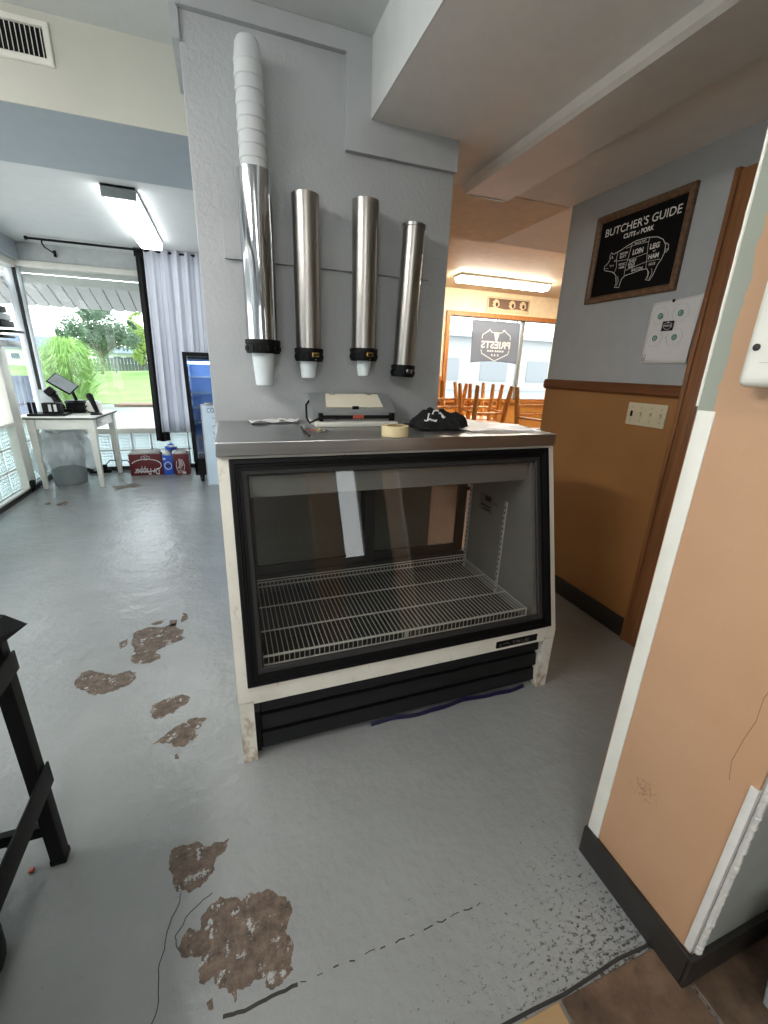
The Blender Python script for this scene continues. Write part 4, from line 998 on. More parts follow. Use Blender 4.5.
for x in (-1.865, -1.825): b = MB(); b.box((x - .014, 5.26, zt + .02), (x + .014, 5.275, zt + .13), 0, .004); b.build('divider', M_black, og)
b = MB(); b.box((-1.76, 5.25, zt + .02), (-1.60, 5.33, zt + .125), 0, .006); b.box((-1.705, 5.247, zt + .04), (-1.68, 5.2505, zt + .11), 1); b.box((-1.66, 5.247, zt + .04), (-1.635, 5.2505, zt + .11), 1); b.build('slot_box', [M_black, M_ink], og)
b = MB(); b.box((-1.86, 5.56, zt), (-1.69, 5.575, zt + .235), 0, .003); b.box((-1.86, 5.56, zt), (-1.69, 5.62, zt + .012), 0, .003)
tag(b.build('sign_holder', plain('pale grey card', (176, 184, 184), .6)), 'pale grey upright card holder behind the desk tray', 'sign holder')
ct_ = thing('card_terminal', 'black handheld card terminal leaning on its cradle beside the tablet', 'card terminal', (-1.62, 5.40, zt))
b = MB(); M = Matrix.Translation((-1.67, 5.44, zt + .12)) @ Matrix.Rotation(-.5, 4, 'Y') @ Matrix.Rotation(-.45, 4, 'X')
b.box((-.035, -.018, -.09), (.035, .018, .09), 0, .016, 3, M=M); bo = b.build('body', M_black, ct_)
b = MB(); M2 = Matrix.Translation((-1.715, 5.42, zt + .225)) @ Matrix.Rotation(-.7, 4, 'Y'); b.box((-.045, -.028, -.04), (.045, .028, .04), 0, .02, 3, M=M2); b.build('head', M_black, ct_)
b = MB(); b.box((-1.70, 5.435, zt), (-1.56, 5.495, zt + .05), 0, .02, 3); b.build('cradle', M_black, ct_)
tbm = thing('tablet_stand', 'tilted tablet on a black stand above the enamel table', 'tablet', (-1.50, 5.56, zt))
b = MB(); M = Matrix.Translation((-1.615, 5.50, zt + .30)) @ Matrix.Rotation(.62, 4, 'Y') @ Matrix.Rotation(-.95, 4, 'X')
b.box((-.115, -.008, -.085), (.115, .008, .085), 0, .006, 2, M=M); to = b.build('tablet', M_black, tbm)
b = MB(); b.box((-.105, -.0095, -.075), (.105, -.0085, .075), 0, M=M); b.box((-.105, .0085, -.075), (.105, .0095, .075), 0, M=M); b.build('screen', plain('pale screen', (170, 176, 180), .25), to)
b = MB(); b.tube([(-1.54, 5.57, zt + .13), (-1.555, 5.55, zt + .22), (-1.585, 5.525, zt + .288)], [.016, .014, .012], 12); b.build('post', M_black, tbm)
b = MB(); b.box((-1.63, 5.50, zt), (-1.47, 5.66, zt + .10), 0, .012, 3); b.lathe([(.11, .098), (.115, .108), (.09, .13), (.0005, .132)], 30, 0, (-1.545, 5.58, zt)); b.build('base', M_black, tbm)
pr_ = thing('receipt_printer', 'white receipt printer beside the tablet on the enamel table', 'printer', (-1.40, 5.45, zt))
b = MB(); b.box((-1.455, 5.52, zt), (-1.33, 5.66, zt + .11), 0, .012, 3); b.build('body', M_white, pr_)
b = MB(); b.box((-1.445, 5.53, zt + .108), (-1.34, 5.63, zt + .122), 0, .006); b.build('lid', M_alu, pr_)
sc_ = thing('barcode_scanner', 'black upright handheld scanner at the right end of the enamel table', 'scanner', (-1.33, 5.38, zt))
b = MB(); b.tube([(-1.31, 5.36, zt + .012), (-1.325, 5.37, zt + .06), (-1.345, 5.38, zt + .13), (-1.365, 5.385, zt + .19), (-1.37, 5.385, zt + .215)], [.020, .022, .026, .034, .02], 14); b.build('body', M_black, sc_)
b = MB(); b.lathe([(.0005, 0), (.055, 0), (.055, .012), (.035, .022), (.0005, .024)], 26, 0, (-1.32, 5.34, zt)); b.build('base', M_black, sc_)
b = MB(); b.tube([(-1.315, 5.34, zt + .02), (-1.38, 5.32, zt + .03), (-1.42, 5.34, zt + .06), (-1.40, 5.37, zt + .09)], .006, 8); b.build('cord', M_black, sc_)
# bin under the table
bn = thing('waste_bin', 'round grey waste bin with a clear bag liner under the enamel table', 'bin', (-1.70, 5.45, 0))
b = MB(); b.lathe([(.0005, 0), (.145, 0), (.152, .01), (.185, .46), (.195, .465), (.195, .485), (.183, .487), (.146, .014), (.0005, .012)], 44, 0, (-1.70, 5.45, 0)); b.build('bucket', M_bin, bn)
b = MB()
def bagf(a, c):
    t = a * 2 * PI; w = 1 + .06 * math.sin(t * 7 + c * 4) + .05 * math.sin(t * 13 - c * 7) + .02 * math.sin(t * 29 + c * 11)
    if c < .25: r = .06 + c * 4 * .14; z = .50 + .07 * math.sin(c * 4 * PI * .8) + .01 * math.sin(t * 5)
    else:
        k = (c - .25) / .75; r = .198 + .075 * math.sin(k * PI * .9) + .03 * k; z = .50 - k * (.33 + .07 * math.sin(t * 2 + 1))
    return Vector((-1.70 + r * w * math.cos(t), 5.45 + r * w * math.sin(t), z))
b.sheet(bagf, 72, 20); b.build('bag_liner', M_bag, bn)
b = MB(); b.tube([(-1.93, 5.06, .012), (-1.90, 5.03, .05), (-1.92, 5.05, .12), (-1.90, 5.08, .08), (-1.93, 5.10, .015)], .008, 8); b.box((-1.925, 5.02, .06), (-1.885, 5.075, .13), 0, .01)
tag(b.build('cable', M_black), 'bundled black cable with a plug on the floor left of the waste bin', 'cable')
ps = thing('power_strip', 'black power strip with cables on the floor under the window', 'power strip', (-1.50, 5.85, 0))
b = MB(); b.box((-1.62, 5.82, 0), (-1.40, 5.875, .045), 0, .008); b.build('body', M_black, ps)
b = MB(); b.box((-1.50, 5.82, .045), (-1.43, 5.87, .10), 0, .012); b.build('adapter', M_black, ps)
b = MB(); b.tube([(-1.45, 5.85, .09), (-1.40, 5.88, .14), (-1.22, 5.89, .13), (-1.15, 5.82, .05), (-1.12, 5.85, .012)], .006, 8); b.build('cord', M_black, ps)

# soda cartons
def carton(x0, x1, y0, y1, h, mat, label, fn=None, group='soda cartons by the curtain'):
    t = thing('drink_carton', label, 'carton', ((x0 + x1) / 2, (y0 + y1) / 2, 0), group)
    b = MB(); b.box((x0, y0, 0), (x1, y1, h), 0, .005); 
    if fn: fn(b)
    b.build('carton', [mat, M_ink, M_navy], t)
    b = MB(); b.add([(x0 + .01, y0 + .004, h - .002), (x1 - .01, y0 + .004, h - .002), (x1 - .02, y0 - .006, h + .035), (x0 + .03, y0 - .002, h + .03)], [[0, 1, 2, 3]])
    b.add([(x0 + .01, y1 - .004, h - .002), (x1 - .01, y1 - .004, h - .002), (x1 - .03, y1 + .01, h + .028), (x0 + .02, y1 + .004, h + .036)], [[0, 1, 2, 3]])
    b.build('flap', M_ink if fn else mat, t, solid=.0015)
    return t
def dp1(b):
    u, v, n = -X, -Z, -Y; o = Vector((-.970, 5.5995, .095))
    b.text('Dr Pepper', o + u * 0 + v * .012, u, v, n, .078, .270, .0008, 1, .015, 'CENTER', .15)
    b.stroke([(.160 * math.cos(t * PI / 16), .075 * math.sin(t * PI / 16)) for t in range(4, 31)], .010, o - v * .025, u, v, n, .0008, 1)
    b.stroke([(.045 * math.cos(t * PI / 12), .024 * math.sin(t * PI / 12)) for t in range(24)], .005, o + Vector((0, 0, .115)) , u, v, n, .0008, 1, closed=True)
    b.text('12', o + Vector((0, 0, .125)), u, v, n, .028, .038, .0008, 1, .01, 'CENTER')
carton(-1.145, -.800, 5.60, 5.74, .255, M_maroon, 'wide maroon soda carton standing upside down beside the blue one', dp1)
def bl1(b):
    o = Vector((-.735, 5.5795, .11)); b.stroke([(.036 * math.cos(t * PI / 12), .045 * math.sin(t * PI / 12)) for t in range(24)], .008, o, X, Z, -Y, .0008, 1, closed=True)
    b.prism([(-.03, -.01), (.03, -.01), (.026, .012), (-.026, .012)], o, X, Z, -Y, .0009, 2); b.prism([(-.05, .075), (-.02, .075), (-.02, .095), (-.05, .095)], o, X, Z, -Y, .0008, 1)
carton(-.790, -.680, 5.58, 5.72, .235, M_blue, 'narrow blue soda carton between the two maroon ones', bl1)
def dp2(b):
    u, v, n = Z, -X, -Y; o = Vector((-.585, 5.5395, .11))
    b.text('Dr Pepper', o - v * .01, u, v, n, .055, .180, .0008, 1, .012, 'CENTER', .15)
    b.stroke([(.088 * math.cos(t * PI / 16), .044 * math.sin(t * PI / 16)) for t in range(4, 31)], .006, o + v * .012, u, v, n, .0008, 1)
    b.prism([(-.02, -.098), (.018, -.098), (.018, -.070), (-.02, -.070)], Vector((-.56, 5.5395, .11)), X, Z, -Y, .0008, 1)
carton(-.665, -.500, 5.54, 5.70, .255, M_maroon, 'narrow maroon soda carton between the blue carton and the cooler', dp2)
b = MB(); random.seed(3)
def bagt(a, c):
    t = a * 2 * PI; r = .055 * math.sin(c * PI) * (1 + .3 * math.sin(t * 3 + c * 5)) + .004
    return Vector((-.70 + r * math.cos(t) + .02 * c, 5.655 + r * math.sin(t), .262 + c * .11))
b.sheet(bagt, 18, 10); b.mi = [1 if 30 < i % 90 < 60 else 0 for i in range(len(b.mi))]
tag(b.build('chip_bag', [M_blue, M_ink]), 'crumpled blue and white bag standing on the blue carton', 'bag')

# drinks cooler and its sign board
ck = thing('drinks_cooler', 'black glass door drinks cooler glowing blue beside the curtain', 'cooler', (-.10, 5.35, 0))
x0, x1, y0, y1 = -.405, .22, 5.09, 5.53
b = MB(); b.box((x0, y0 + .05, .11), (x0 + .03, y1, 1.40), 0, .004); b.box((x1 - .03, y0 + .05, .11), (x1, y1, 1.40), 0, .004); b.box((x0, y0 + .05, 1.33), (x1, y1, 1.40), 0, .004); b.box((x0, y0 + .05, .08), (x1, y1, .26), 0, .004); b.box((x0, y1 - .03, .1), (x1, y1, 1.40), 0, .004); b.build('cabinet', M_black, ck)
b = MB(); b.frame((x0, y0 + .05, .24), X, Z, -Y, x1 - x0, 1.16, [(0, 0), (0, .045), (.006, .05), (.036, .05), (.042, .03), (.042, 0)]); dd = b.build('door', M_black, ck)
b = MB(); b.box((x0 + .04, y0 + .02, .28), (x1 - .04, y0 + .026, 1.36)); b.build('door_pane', M_coolglass, dd)
b = MB(); b.box((x0 + .03, y1 - .05, .26), (x1 - .03, y1 - .031, 1.33)); b.box((x0 + .03, y0 + .06, .26), (x0 + .04, y1 - .03, 1.33)); b.box((x0 + .03, y0 + .06, 1.31), (x1 - .03, y1 - .03, 1.33)); b.build('liner', M_bluelit, ck)
b = MB(); b.box((x0 + .05, y0 + .075, 1.285), (x1 - .05, y0 + .10, 1.308), 0, .004); b.build('lamp', emit('cooler lamp', (.75, .88, 1, 1), 22), ck)
for k in range(6):
    z = .32 + k * .165; b = MB()
    for j in range(14): b.tube([(x0 + .04, y0 + .08 + j * .03, z), (x1 - .04, y0 + .08 + j * .03, z)], .003, 5)
    b.tube([(x0 + .04, y0 + .075, z + .012), (x1 - .04, y0 + .075, z + .012)], .005, 6); b.build('shelf', M_wire, ck)
for x in (x0 + .06, x1 - .06):
    for y in (y0 + .10, y1 - .08):
        b = MB(); b.lathe([(.008, -.014), (.030, -.014), (.034, -.008), (.034, .008), (.030, .014), (.008, .014)], 20, 0, ax=Matrix.Translation((x, y, .034)) @ Matrix.Rotation(PI / 2, 4, 'Y'), closed=True); b.box((x - .02, y - .02, .04), (x + .02, y + .02, .085), 0, .004); b.build('caster', M_gasket, ck)
ab = thing('sign_board', 'pale folding sign board with dark handwriting in front of the cooler', 'sign board', (-.13, 4.99, 0))
tilt = .10
b = MB(); Pb = [(-.285, 4.94), (.02, 4.94)]
u = X; vv = Vector((0, .10, .995)).normalized(); nn = Vector((0, -.995, .10)).normalized(); O = Vector((-.275, 4.965, 0.003))
b.prism([(0, 0), (.40, 0), (.40, .875), (0, .875)], O, u, vv, nn, .008, 0)
b.text('CO', O + u * .055 + vv * .79 + nn * .008, u, vv, nn, .05, .075, .0008, 1, .0)
for r in range(7):
    random.seed(20 + r); yy = .72 - r * .075; pts = [(.10 + k * .018, yy + random.uniform(-.022, .022)) for k in range(9)]
    b.stroke(pts, .005, O + nn * .008, u, vv, nn, .0006, 1)
b.build('front_panel', [plain('pale blue white board', (206, 222, 236), .35, var=.04), plain('dark marker ink', (70, 90, 110), .6)], ab)
b = MB(); b.frame(O, u, vv, nn, .40, .875, [(-.004, -.003), (-.004, .011), (.008, .011), (.008, -.003)]); b.build('edge_frame', M_alu, ab)
b = MB(); b.box((-.24, 5.02, .87), (-.16, 5.07, .895), 0, .006); b.build('top_clip', M_steel, ab)
v2 = Vector((0, .04, .88)).normalized()
b = MB(); b.prism([(0, 0), (.40, 0), (.40, .86), (0, .86)], Vector((-.275, 5.085, .003)), u, Vector((0, -.03, .995)).normalized(), Vector((0, -.995, -.03)), .006, 0); b.build('rear_panel', M_alu, ab)

# curtains on a rod
rd = thing('curtain_rod', 'thin black curtain rod across the front window', 'curtain rod', (-.8, 5.60, 2.38))
b = MB(); b.tube([(-1.70, 5.60, 2.385), (.36, 5.60, 2.385)], .011, 12); b.build('rod', M_black, rd)
for x in (-1.58, .2):
    b = MB(); b.tube([(x, 5.60, 2.385), (x, 5.60, 2.35), (x, 5.66, 2.33), (x, 5.945, 2.33)], .007, 8); b.box((x - .012, 5.935, 2.30), (x + .012, 5.95, 2.36)); b.build('bracket', M_black, rd)
b = MB(); b.lathe([(.0005, -.02), (.017, -.014), (.017, .006), (.010, .012)], 14, 0, ax=Matrix.Translation((-1.70, 5.60, 2.385)) @ Matrix.Rotation(PI / 2, 4, 'Y')); b.build('finial', M_black, rd)
def drape(x0, x1, zt, zb, y, amp, nf, lean=0.0, seed=0):
    def fn(a, c):
        x = x0 + (x1 - x0) * a; f = math.sin(a * nf * 2 * PI + seed) + .35 * math.sin(a * nf * 4.7 * PI + seed * 2)
        return Vector((x + lean * c + .012 * math.sin(a * nf * 4 * PI) * c, y + amp * f * (.75 + .4 * c), zt + (zb - zt) * c + .008 * math.sin(a * 9)))
    return fn
b = MB(); b.sheet(drape(-.70, .30, 2.42, .51, 5.585, .028, 9, -.05), 150, 10)
cw = b.build('curtain', M_curtain, None, solid=.002); tag(cw, 'white pleated curtain hanging beside the drinks cooler', 'curtain', 'curtains at the front window')
b = MB(); b.sheet(drape(-.79, -.64, 2.425, .395, 5.66, .018, 2, -.045, 1), 40, 10)
cb = b.build('curtain', M_cloth, None, solid=.003); tag(cb, 'narrow black curtain showing along the left edge of the white one', 'curtain', 'curtains at the front window')
b = MB(); b.box((-.80, 5.635, 2.33), (-.63, 5.645, 2.425), 0, .003); b.build('header_tape', M_cloth, cb)

# rack by the left window
rk = thing('wall_rack', 'black rack stacked with grey trays beside the left window', 'rack', (-1.87, 4.99, 1.38))
b = MB(); b.box((-1.935, 4.80, 1.36), (-1.915, 5.08, 1.72), 0, .004); b.build('back_plate', M_black, rk)
for i, (z, dx, dz, mt) in enumerate(((1.38, .12, .05, M_greymach), (1.455, .10, .02, M_black), (1.50, .155, .018, M_black), (1.545, .11, .05, M_black), (1.60, .10, .055, M_greymach), (1.665, .085, .05, M_black))):
    b = MB(); b.box((-1.92, 4.80 + .01 * (i % 3), z), (-1.92 + dx * 1.45, 5.06, z + dz), 0, .008); b.build('tray', mt, rk)

# ------------------------------------------------------------------ dining room
bn_ = thing('banner', 'grey banner with white hexagon crest seen from behind in the dining window', 'banner', (3.92, 5.98, 1.42))
def ban(a, c):
    w = .84 - .02 * c; return Vector((3.50 + .03 * c + a * w, 5.985 + .010 * math.sin(a * 9 + c * 2) + .004 * math.sin(c * 8), 2.03 - c * (.60 - .03 * a * (1 - a) * 4)))
b = MB(); b.sheet(ban, 40, 20); bo = b.build('cloth', M_banner, bn_, solid=.0015)
b = MB(); O = Vector((3.925, 5.966, 1.70)); u, v, n = -X, Z, -Y       # printed on the far side: reads backwards from indoors
hx = [(-.265, .02), (-.245, .13), (-.13, .20)]
for s in (1, -1):
    b.stroke([(s * .13, .20), (s * .245, .13), (s * .25, .075)], .014, O, u, v, n, .001)
    b.stroke([(s * .25, -.075), (s * .235, -.13), (0, -.235)], .014, O, u, v, n, .001)
    b.stroke([(s * .035, .165), (s * .09, .172), (s * .14, .215)], .012, O, u, v, n, .001)
b.stroke([(-.13, .20), (-.10, .205)], .012, O, u, v, n, .001)
b.prism([(-.05, .175), (.05, .175), (.03, .10), (.014, .05), (-.014, .05), (-.03, .10)], O, u, v, n, .001)
b.text('PRIESTS', O - v * .052, u, v, n, .098, .52, .001, 0, .03, 'CENTER')
for i, (xx, ww) in enumerate(((-.135, .035), (-.09, .03), (-.05, .03), (-.01, .03), (.045, .03), (.085, .03), (.125, .03))): b.prism([(xx - ww / 2, -.105), (xx + ww / 2, -.105), (xx + ww / 2, -.08), (xx - ww / 2, -.08)], O, u, v, n, .001)
for xx in (-.055, 0, .05): b.prism([(xx - .014, -.165), (xx + .014, -.165), (xx + .010, -.135), (xx - .010, -.135)], O, u, v, n, .001)
b.build('crest_print', M_ink, bo)
b = MB()
for x in (3.56, 3.92, 4.28): b.box((x - .008, 5.975, 2.02), (x + .008, 5.99, 2.06))
b.build('hanging_tab', M_alu, bn_)
pc = thing('wall_picture', 'wide brown picture panel of pale animal faces above the dining window', 'picture', (4.06, 5.94, 2.15))
b = MB(); b.frame((3.69, 5.949, 2.145), X, Z, -Y, .74, .205, [(0, 0), (0, .016), (.022, .016), (.022, .008), (.022, 0)]); b.build('frame', plain('pale frame', (206, 186, 150), .6), pc)
b = MB(); b.box((3.705, 5.941, 2.16), (4.415, 5.948, 2.335), 0)
for cx in (3.84, 4.12, 4.31):
    b.prism([(.055 * math.cos(t * PI / 8) * (1 + .2 * math.sin(t * 3)), .058 * math.sin(t * PI / 8)) for t in range(16)], (cx, 5.941, 2.26), X, Z, -Y, .002, 1)
    b.prism([(.022 * math.cos(t * PI / 6) + .012, .030 * math.sin(t * PI / 6) - .012) for t in range(12)], (cx, 5.939, 2.26), X, Z, -Y, .002, 2)
b.prism([(0, 0), (.70, 0), (.70, .03), (.5, .045), (.3, .03), (.1, .05), (0, .04)], (3.71, 5.941, 2.16), X, Z, -Y, .0015, 1)
b.build('panel', [plain('sepia print', (112, 86, 70), .6), plain('pale sepia print', (214, 190, 152), .6), plain('dark sepia print', (66, 50, 44), .6)], pc)

def make_chair(label, loc, rz):
    """wooden ladder chair modelled turned over, seat resting on a table top at z = 0"""
    t = thing('wooden_chair', label, 'chair', (0, 0, 0), 'wooden chairs turned over on the tables')
    b = MB(); b.prism([(-.20, -.19), (.20, -.19), (.215, .12), (.20, .20), (-.20, .20), (-.215, .12)], (0, 0, 0), X, Y, Z, .03); b.build('seat', M_chair, t)
    for sx in (-1, 1):
        b = MB(); b.tube([(sx * .175, .165, .03), (sx * .19, .185, .22), (sx * .205, .205, .43)], [.027, .026, .020], 10); b.build('leg', M_chair, t)
        b = MB(); b.tube([(sx * .165, -.165, .03), (sx * .178, -.20, .22), (sx * .195, -.245, .43)], [.027, .026, .021], 10); b.build('leg', M_chair, t)
    for z, q in ((.17, .012), (.26, .012)):
        b = MB(); b.tube([(-.19, .185, z), (.19, .185, z)], q, 8); b.build('stretcher', M_chair, t)
    for sx in (-1, 1): b = MB(); b.tube([(sx * .184, .18, .15), (sx * .175, -.19, .15)], .012, 8); b.build('stretcher', M_chair, t)
    b = MB(); b.tube([(-.172, -.185, .14), (.172, -.185, .14)], .012, 8); b.build('stretcher', M_chair, t)
    for sx in (-1, 1):
        b = MB(); b.tube([(sx * .17, -.17, .02), (sx * .18, -.215, -.16), (sx * .185, -.26, -.40)], [.020, .018, .015], 10); b.build('back_post', M_chair, t)
    for z in (-.14, -.25, -.36):
        b = MB(); b.box((-.175, -.215 + (z + .14) * .17, z - .03), (.175, -.200 + (z + .14) * .17, z + .03), 0, .005); b.build('back_slat', M_chair, t)
    t.location = loc; t.rotation_euler = (0, 0, rz); return t
def dtable(label, x0, x1, y0, y1):
    t = thing('dining_table', label, 'table', ((x0 + x1) / 2, (y0 + y1) / 2, 0), 'dining tables'); t2 = .74
    b = MB(); b.box((x0, y0, t2 - .032), (x1, y1, t2), 0, .008); b.build('table_top', plain('dark table top', (96, 62, 40), .35), t)
    b = MB(); cx, cy = (x0 + x1) / 2, (y0 + y1) / 2; b.lathe([(.0005, .70), (.10, .70), (.035, .66), (.035, .06), (.05, .04)], 20, 0, (cx, cy, 0)); b.build('pedestal', M_blackmat, t)
    b = MB(); b.bar((cx - .28, cy, .02), (cx + .28, cy, .02), .06, .04, bev=.01); b.bar((cx, cy - .28, .02), (cx, cy + .28, .02), .06, .04, bev=.01); b.build('foot', M_blackmat, t)
dtable('dark dining table under the turned over chairs left of the window', 2.05, 3.06, 4.0, 4.75)
dtable('dark dining table under the turned over chairs by the tan wall corner', 2.60, 3.25, 3.22, 3.86)
zc = .7405
c0 = make_chair('turned over wooden chair leftmost on the far table, partly behind the pillar', (2.34, 4.58, zc), PI + .12)
clone(c0, (2.66, 4.17, zc), (0, 0, -.12), 'turned over wooden chair in front on the far table, legs against the window')
clone(c0, (2.87, 3.39, zc), (0, 0, .10), 'turned over wooden chair on the near table beside the tan wall corner')
clone(c0, (2.84, 4.59, zc), (0, 0, PI - .08), 'turned over wooden chair on the far table, right end near the window')

# ------------------------------------------------------------------ outdoors
ground = MB(); ground.sheet(lambda a, c: Vector((-60 + a * 110, 6.06 + c * 11.5, -.15)), 4, 2)
struct(ground.build('ground', M_pave, smooth=0), 'pale concrete forecourt outside the windows')
gl_ = MB(); gl_.sheet(lambda a, c: Vector((-60 + a * 50, -12 + c * 18.06, -.152)), 2, 2); struct(gl_.build('ground_side', M_pave, smooth=0))
ge = MB(); ge.sheet(lambda a, c: Vector((1 + a * 60, 17.5 + c * 50, -.155)), 2, 2); struct(ge.build('ground_street', M_pave, smooth=0))
lw_ = MB()
def lawn(a, c):
    x = -70 + a * 71; y = 17.2 + c * 60; s = max(0, (y - 24) / 50); r = max(0, min(1, (x + 12) / 14))
    return Vector((x, y, -.12 + .9 * s * s * 3 * (.3 + r) + .03 * math.sin(x * .7) * math.cos(y * .4)))
lw_.sheet(lawn, 50, 40); struct(lw_.build('ground_lawn', M_lawn, smooth=60), 'mown green lawn beyond the forecourt')
def awning(fn, k, name, label):
    b = MB()
    for i in range(k):
        a0, a1 = i / k, (i + 1) / k
        for c0, c1, dz in ((0, .86, 0), (.86, 1, .014)):
            p = [fn(a0 + (a1 - a0) * c0, 0), fn(a0 + (a1 - a0) * c1, 0), fn(a0 + (a1 - a0) * c1, 1), fn(a0 + (a1 - a0) * c0, 1)]
            p = [q + Vector((0, 0, dz)) for q in p]; b.add(p, [[0, 1, 2, 3]], 1 if dz else 0)
    return struct(b.build(name, [M_awning, M_groove], None, solid=.012, smooth=0), label)
awning(lambda a, c: Vector((-2.8 + a * 6, 6.12 + .48 * c, 2.07 - .19 * c)), 46, 'roof_awning', 'white ribbed metal awning outside the front window')
awning(lambda a, c: Vector((-2.12 - .48 * c, -2 + a * 8.6, 2.07 - .19 * c)), 64, 'roof_awning_side', 'white ribbed metal awning outside the left windows')
b = MB(); b.box((-2.3, 6.075, 2.05), (3.0, 6.12, 2.14), 0, .004); b.box((-2.3, 6.075, 2.15), (3.0, 6.10, 2.24), 0, .004); struct(b.build('trim_21', M_awning))

def leaf_cloud(b, c, r, n, size, seed, holes=.0):
    rnd = random.Random(seed)
    blobs = [(Vector((rnd.gauss(0, .5), rnd.gauss(0, .5), rnd.gauss(0, .45))), rnd.uniform(.25, .5)) for _ in range(26)]
    for _ in range(n):
        bc, br = rnd.choice(blobs); d = Vector((rnd.gauss(0, 1), rnd.gauss(0, 1), rnd.gauss(0, 1))).normalized() * br * rnd.uniform(.4, 1.05)
        p = bc + d
        if p.length > 1.12: p *= 1.12 / p.length
        q = Vector((c[0] + p.x * r[0], c[1] + p.y * r[1], c[2] + p.z * r[2]))
        u = Vector((rnd.gauss(0, 1), rnd.gauss(0, 1), rnd.gauss(0, .6))).normalized(); w = u.orthogonal().normalized(); s = size * rnd.uniform(.6, 1.3)
        b.add([q - u * s, q - w * s * .45, q + u * s, q + w * s * .45], [[0, 1, 2, 3]])
def tree(label, base, crown, r, n, size, mat, seed, th=.12):
    t = thing('tree', label, 'tree', base, 'trees beyond the lawn')
    b = MB(); top = Vector(crown)
    b.tube([Vector(base), Vector(base) * .6 + top * .4 + Vector((.1, 0, 0)), top], [th, th * .8, th * .3], 9)
    rnd = random.Random(seed)
    for k in range(7):
        a = rnd.uniform(0, 6.28); s = Vector(base) * .55 + top * .45; b.tube([s, s + Vector((math.cos(a) * r[0] * .35, math.sin(a) * r[1] * .35, r[2] * .4)), s + Vector((math.cos(a) * r[0] * .75, math.sin(a) * r[1] * .7, r[2] * .75))], [th * .5, th * .35, th * .12], 6)
    b.build('trunk', M_bark, t)
    b = MB(); leaf_cloud(b, crown, r, n, size, seed); b.build('foliage', mat, t, smooth=0, fix=False)
tree('dull green spreading tree standing alone on the lawn', (-8.55, 38, .25), (-8.3, 38, 2.95), (2.3, 2.0, 1.55), 5200, .15, M_treeA, 5)
tree('bright lime green tree beside the curtain edge', (-6.8, 44, .5), (-6.3, 44, 3.0), (1.45, 1.2, 1.9), 2600, .15, M_treeB, 6)
tree('hazy distant tree low on the left of the lawn', (-14.9, 60, .9), (-14.6, 60, 2.75), (2.6, 2.0, 1.2), 2400, .22, M_treeC, 8)
tree('hazy distant tree behind the dark fence', (-8.0, 62, 1.0), (-8.0, 62, 3.0), (3.6, 2.0, 1.6), 2600, .24, M_treeC, 9)
rd_ = thing('reed_clump', 'big clump of arching pale green reeds outside the corner window', 'reeds', (-4.32, 15.5, -.15))
b = MB(); rnd = random.Random(2)
for i in range(2600):
    a = rnd.uniform(0, 6.283); R_ = abs(rnd.gauss(0, .55)) * .95 + .2; hh = 2.1 * (1 - .30 * (R_ / 1.1) ** 2) * rnd.uniform(.62, 1.0); w = rnd.uniform(.010, .020)
    d = Vector((math.cos(a), math.sin(a), 0)); s = Vector((-d.y, d.x, 0)); p0 = Vector((-4.32, 15.5, -.15)) + d * R_ * .25
    L = []
    for k in range(6):
        t = k / 5; L.append(p0 + d * R_ * (t ** 1.6) * 1.05 + Z * hh * (math.sin(t * 2.05) / math.sin(1.57)) )
    vs = []
    for k, p in enumerate(L): ww = w * (1 - (k / 5) ** 2 * .9); vs += [p - s * ww, p + s * ww]
    b.add(vs, [[2 * k, 2 * k + 1, 2 * k + 3, 2 * k + 2] for k in range(5)])
b.build('blades', M_reed, rd_, smooth=0, fix=False)
fe = thing('garden_fence', 'dark weathered fence along the far side of the lawn', 'fence', (-6.5, 46, .5))
b = MB()
for i in range(44): b.box((-12 + i * .27, 46, .2 + .012 * i), (-12 + i * .27 + .24, 46.03, 1.35 + .012 * i), 0, .01, 1)
b.build('boards', M_fence, fe)
for i in range(5):
    b = MB(); b.box((-12 + i * 2.7, 46.03, 0), (-11.88 + i * 2.7, 46.15, 1.5 + .03 * i), 0, .01, 1); b.build('post', M_fence, fe)
def house(label, x0, x1, y0, y1, h, rh, z0=0.0):
    t = thing('house', label, 'house', ((x0 + x1) / 2, (y0 + y1) / 2, z0), 'houses beyond the lawn')
    b = MB(); b.box((x0, y0, z0), (x1, y1, z0 + h)); b.build('walls', M_house, t, smooth=0)
    b = MB(); b.prism([(y0 - .4, z0 + h), (y1 + .4, z0 + h), ((y0 + y1) / 2, z0 + h + rh)], (x0 - .4, 0, 0), Y, Z, X, x1 - x0 + .8); b.build('roof', M_roof, t, smooth=0)
    for k in range(3):
        x = x0 + (x1 - x0) * (.2 + .3 * k); b = MB(); b.frame((x - .5, y0 - .01, z0 + h * .35), X, Z, -Y, 1.0, h * .4, [(0, 0), (0, .06), (.1, .06), (.1, 0)]); w = b.build('window', M_white, t)
        b = MB(); b.box((x - .45, y0 - .02, z0 + h * .37), (x + .45, y0 - .01, z0 + h * .73)); b.build('pane', M_roof, w)
house('low pale house with blue grey roof beyond the reeds', -27, -17.3, 62, 68, 1.9, 1.5, .3)
house('pale house behind the fence at the lawn edge', -15.2, -10.5, 66, 72, 1.2, .8, .9)
bt = thing('picnic_bench', 'weathered brown plank bench outside under the front window', 'bench', (-.85, 7.05, -.15))
for k in range(3): b = MB(); b.box((-1.47, 6.86 + k * .15, .68), (.3, 6.99 + k * .15, .72), 0, .006); b.build('plank', plain('weathered plank', (148, 124, 104), .8), bt)
for x in (-1.0, .1):
    b = MB(); b.prism([(-.20, .68), (.20, .68), (.05, .45), (.05, -.15), (-.05, -.15), (-.05, .45)], (x, 7.06, 0), Y, Z, X, .05); b.build('leg', M_gasket, bt)
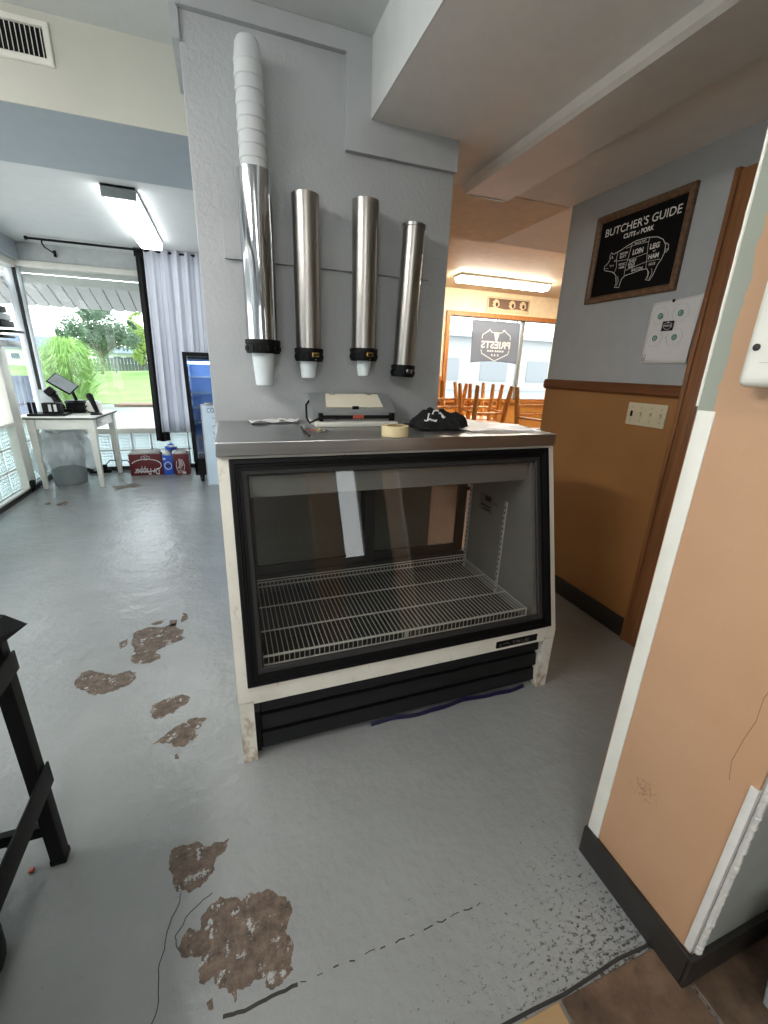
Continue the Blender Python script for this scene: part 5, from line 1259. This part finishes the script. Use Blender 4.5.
ac = thing('slatted_chair', 'faded blue grey slatted garden chair outside the corner window', 'chair', (-2.45, 6.45, -.15))
for k in range(4):
    b = MB(); x = -2.455 + k * .05; b.bar((x + .06, 6.42, .22), (x, 6.62, 1.08), .044, .014, bev=.003); b.build('back_slat', M_slat, ac)
b = MB()
for k in range(4): b.box((-2.42, 6.10 + k * .085, .20 + k * .004), (-2.20, 6.175 + k * .085, .222 + k * .004), 0, .004)
b.build('seat', M_slat, ac)
for x in (-2.42, -2.21):
    for y, z in ((6.10, .40), (6.42, .40)): b = MB(); b.box((x - .02, y - .02, -.15), (x + .02, y + .02, z), 0, .004); b.build('leg', M_slat, ac)
    b = MB(); b.box((x - .035, 6.04, .40), (x + .035, 6.50, .42), 0, .006); b.build('arm', M_slat, ac)
# street seen through the dining window
sb = thing('shopfront', 'long pale building across the street from the dining window', 'building', (16, 32, -.15))
b = MB(); b.box((4, 32, -.15), (30, 36, 4.2)); b.build('walls', plain('dull pale siding', (182, 184, 184), .8), sb, smooth=0)
for k in range(5):
    b = MB(); b.box((6 + k * 4.6, 31.95, .6), (8.6 + k * 4.6, 32.0, 2.3)); b.build('window', plain('pale window', (150, 154, 156), .4), sb)
b = MB(); b.box((3.6, 31.4, 3.9), (30.4, 36.4, 4.25)); b.build('roof', plain('pale roof edge', (204, 208, 210), .7), sb)
tree('green street tree seen through the left of the dining window', (8.1, 26, -.15), (8.1, 26, 2.3), (1.2, 1.2, 1.3), 1600, .15, M_treeC, 12)

# ------------------------------------------------------------------ world and camera
w = bpy.data.worlds.new('overcast'); SC.world = w; w.use_nodes = True; nt = w.node_tree; nt.nodes.clear()
bg = nt.nodes.new('ShaderNodeBackground'); ow = nt.nodes.new('ShaderNodeOutputWorld')
tc = nt.nodes.new('ShaderNodeTexCoord'); sp = nt.nodes.new('ShaderNodeSeparateXYZ'); cr_ = nt.nodes.new('ShaderNodeValToRGB')
nt.links.new(tc.outputs['Generated'], sp.inputs[0]); nt.links.new(sp.outputs['Z'], cr_.inputs['Fac'])
e = cr_.color_ramp.elements; e[0].position = 0.0; e[0].color = (1.0, 1.0, 1.0, 1); e[1].position = 0.8; e[1].color = (.80, .90, 1.0, 1)
nt.links.new(cr_.outputs['Color'], bg.inputs['Color']); bg.inputs['Strength'].default_value = 4.2
nt.links.new(bg.outputs[0], ow.inputs['Surface'])

cam = bpy.data.cameras.new('camera'); co = bpy.data.objects.new('camera', cam); COL.objects.link(co); SC.camera = co
yaw, pit, rol = -.35311, .3265, .03337
Rz = Matrix.Rotation(yaw, 3, 'Z'); cp, sp_, cr2, sr2 = math.cos(pit), math.sin(pit), math.cos(rol), math.sin(rol)
fwd = Vector((0, cp, -sp_)); up0 = Vector((0, sp_, cp)); rt = Vector((1, 0, 0))
right = Rz @ (rt * cr2 + up0 * sr2); up = Rz @ (up0 * cr2 - rt * sr2); f = Rz @ fwd
co.matrix_world = Matrix(((right.x, up.x, -f.x, 0), (right.y, up.y, -f.y, 0), (right.z, up.z, -f.z, 1.3), (0, 0, 0, 1)))
cam.sensor_fit = 'HORIZONTAL'; cam.sensor_width = 36.0; cam.lens = 36.0 * 423.0 / 768.0; cam.clip_start = .02; cam.clip_end = 300
SC.view_settings.view_transform = 'Standard'; SC.view_settings.look = 'None'; SC.view_settings.exposure = 0.08; SC.view_settings.gamma = 1.0
SC.view_settings.use_curve_mapping = False
cy = SC.cycles; cy.use_denoising = True; cy.max_bounces = 10; cy.diffuse_bounces = 6; cy.glossy_bounces = 5; cy.transmission_bounces = 6; cy.transparent_max_bounces = 16
cy.sample_clamp_indirect = 12.0; cy.caustics_reflective = False; cy.caustics_refractive = False
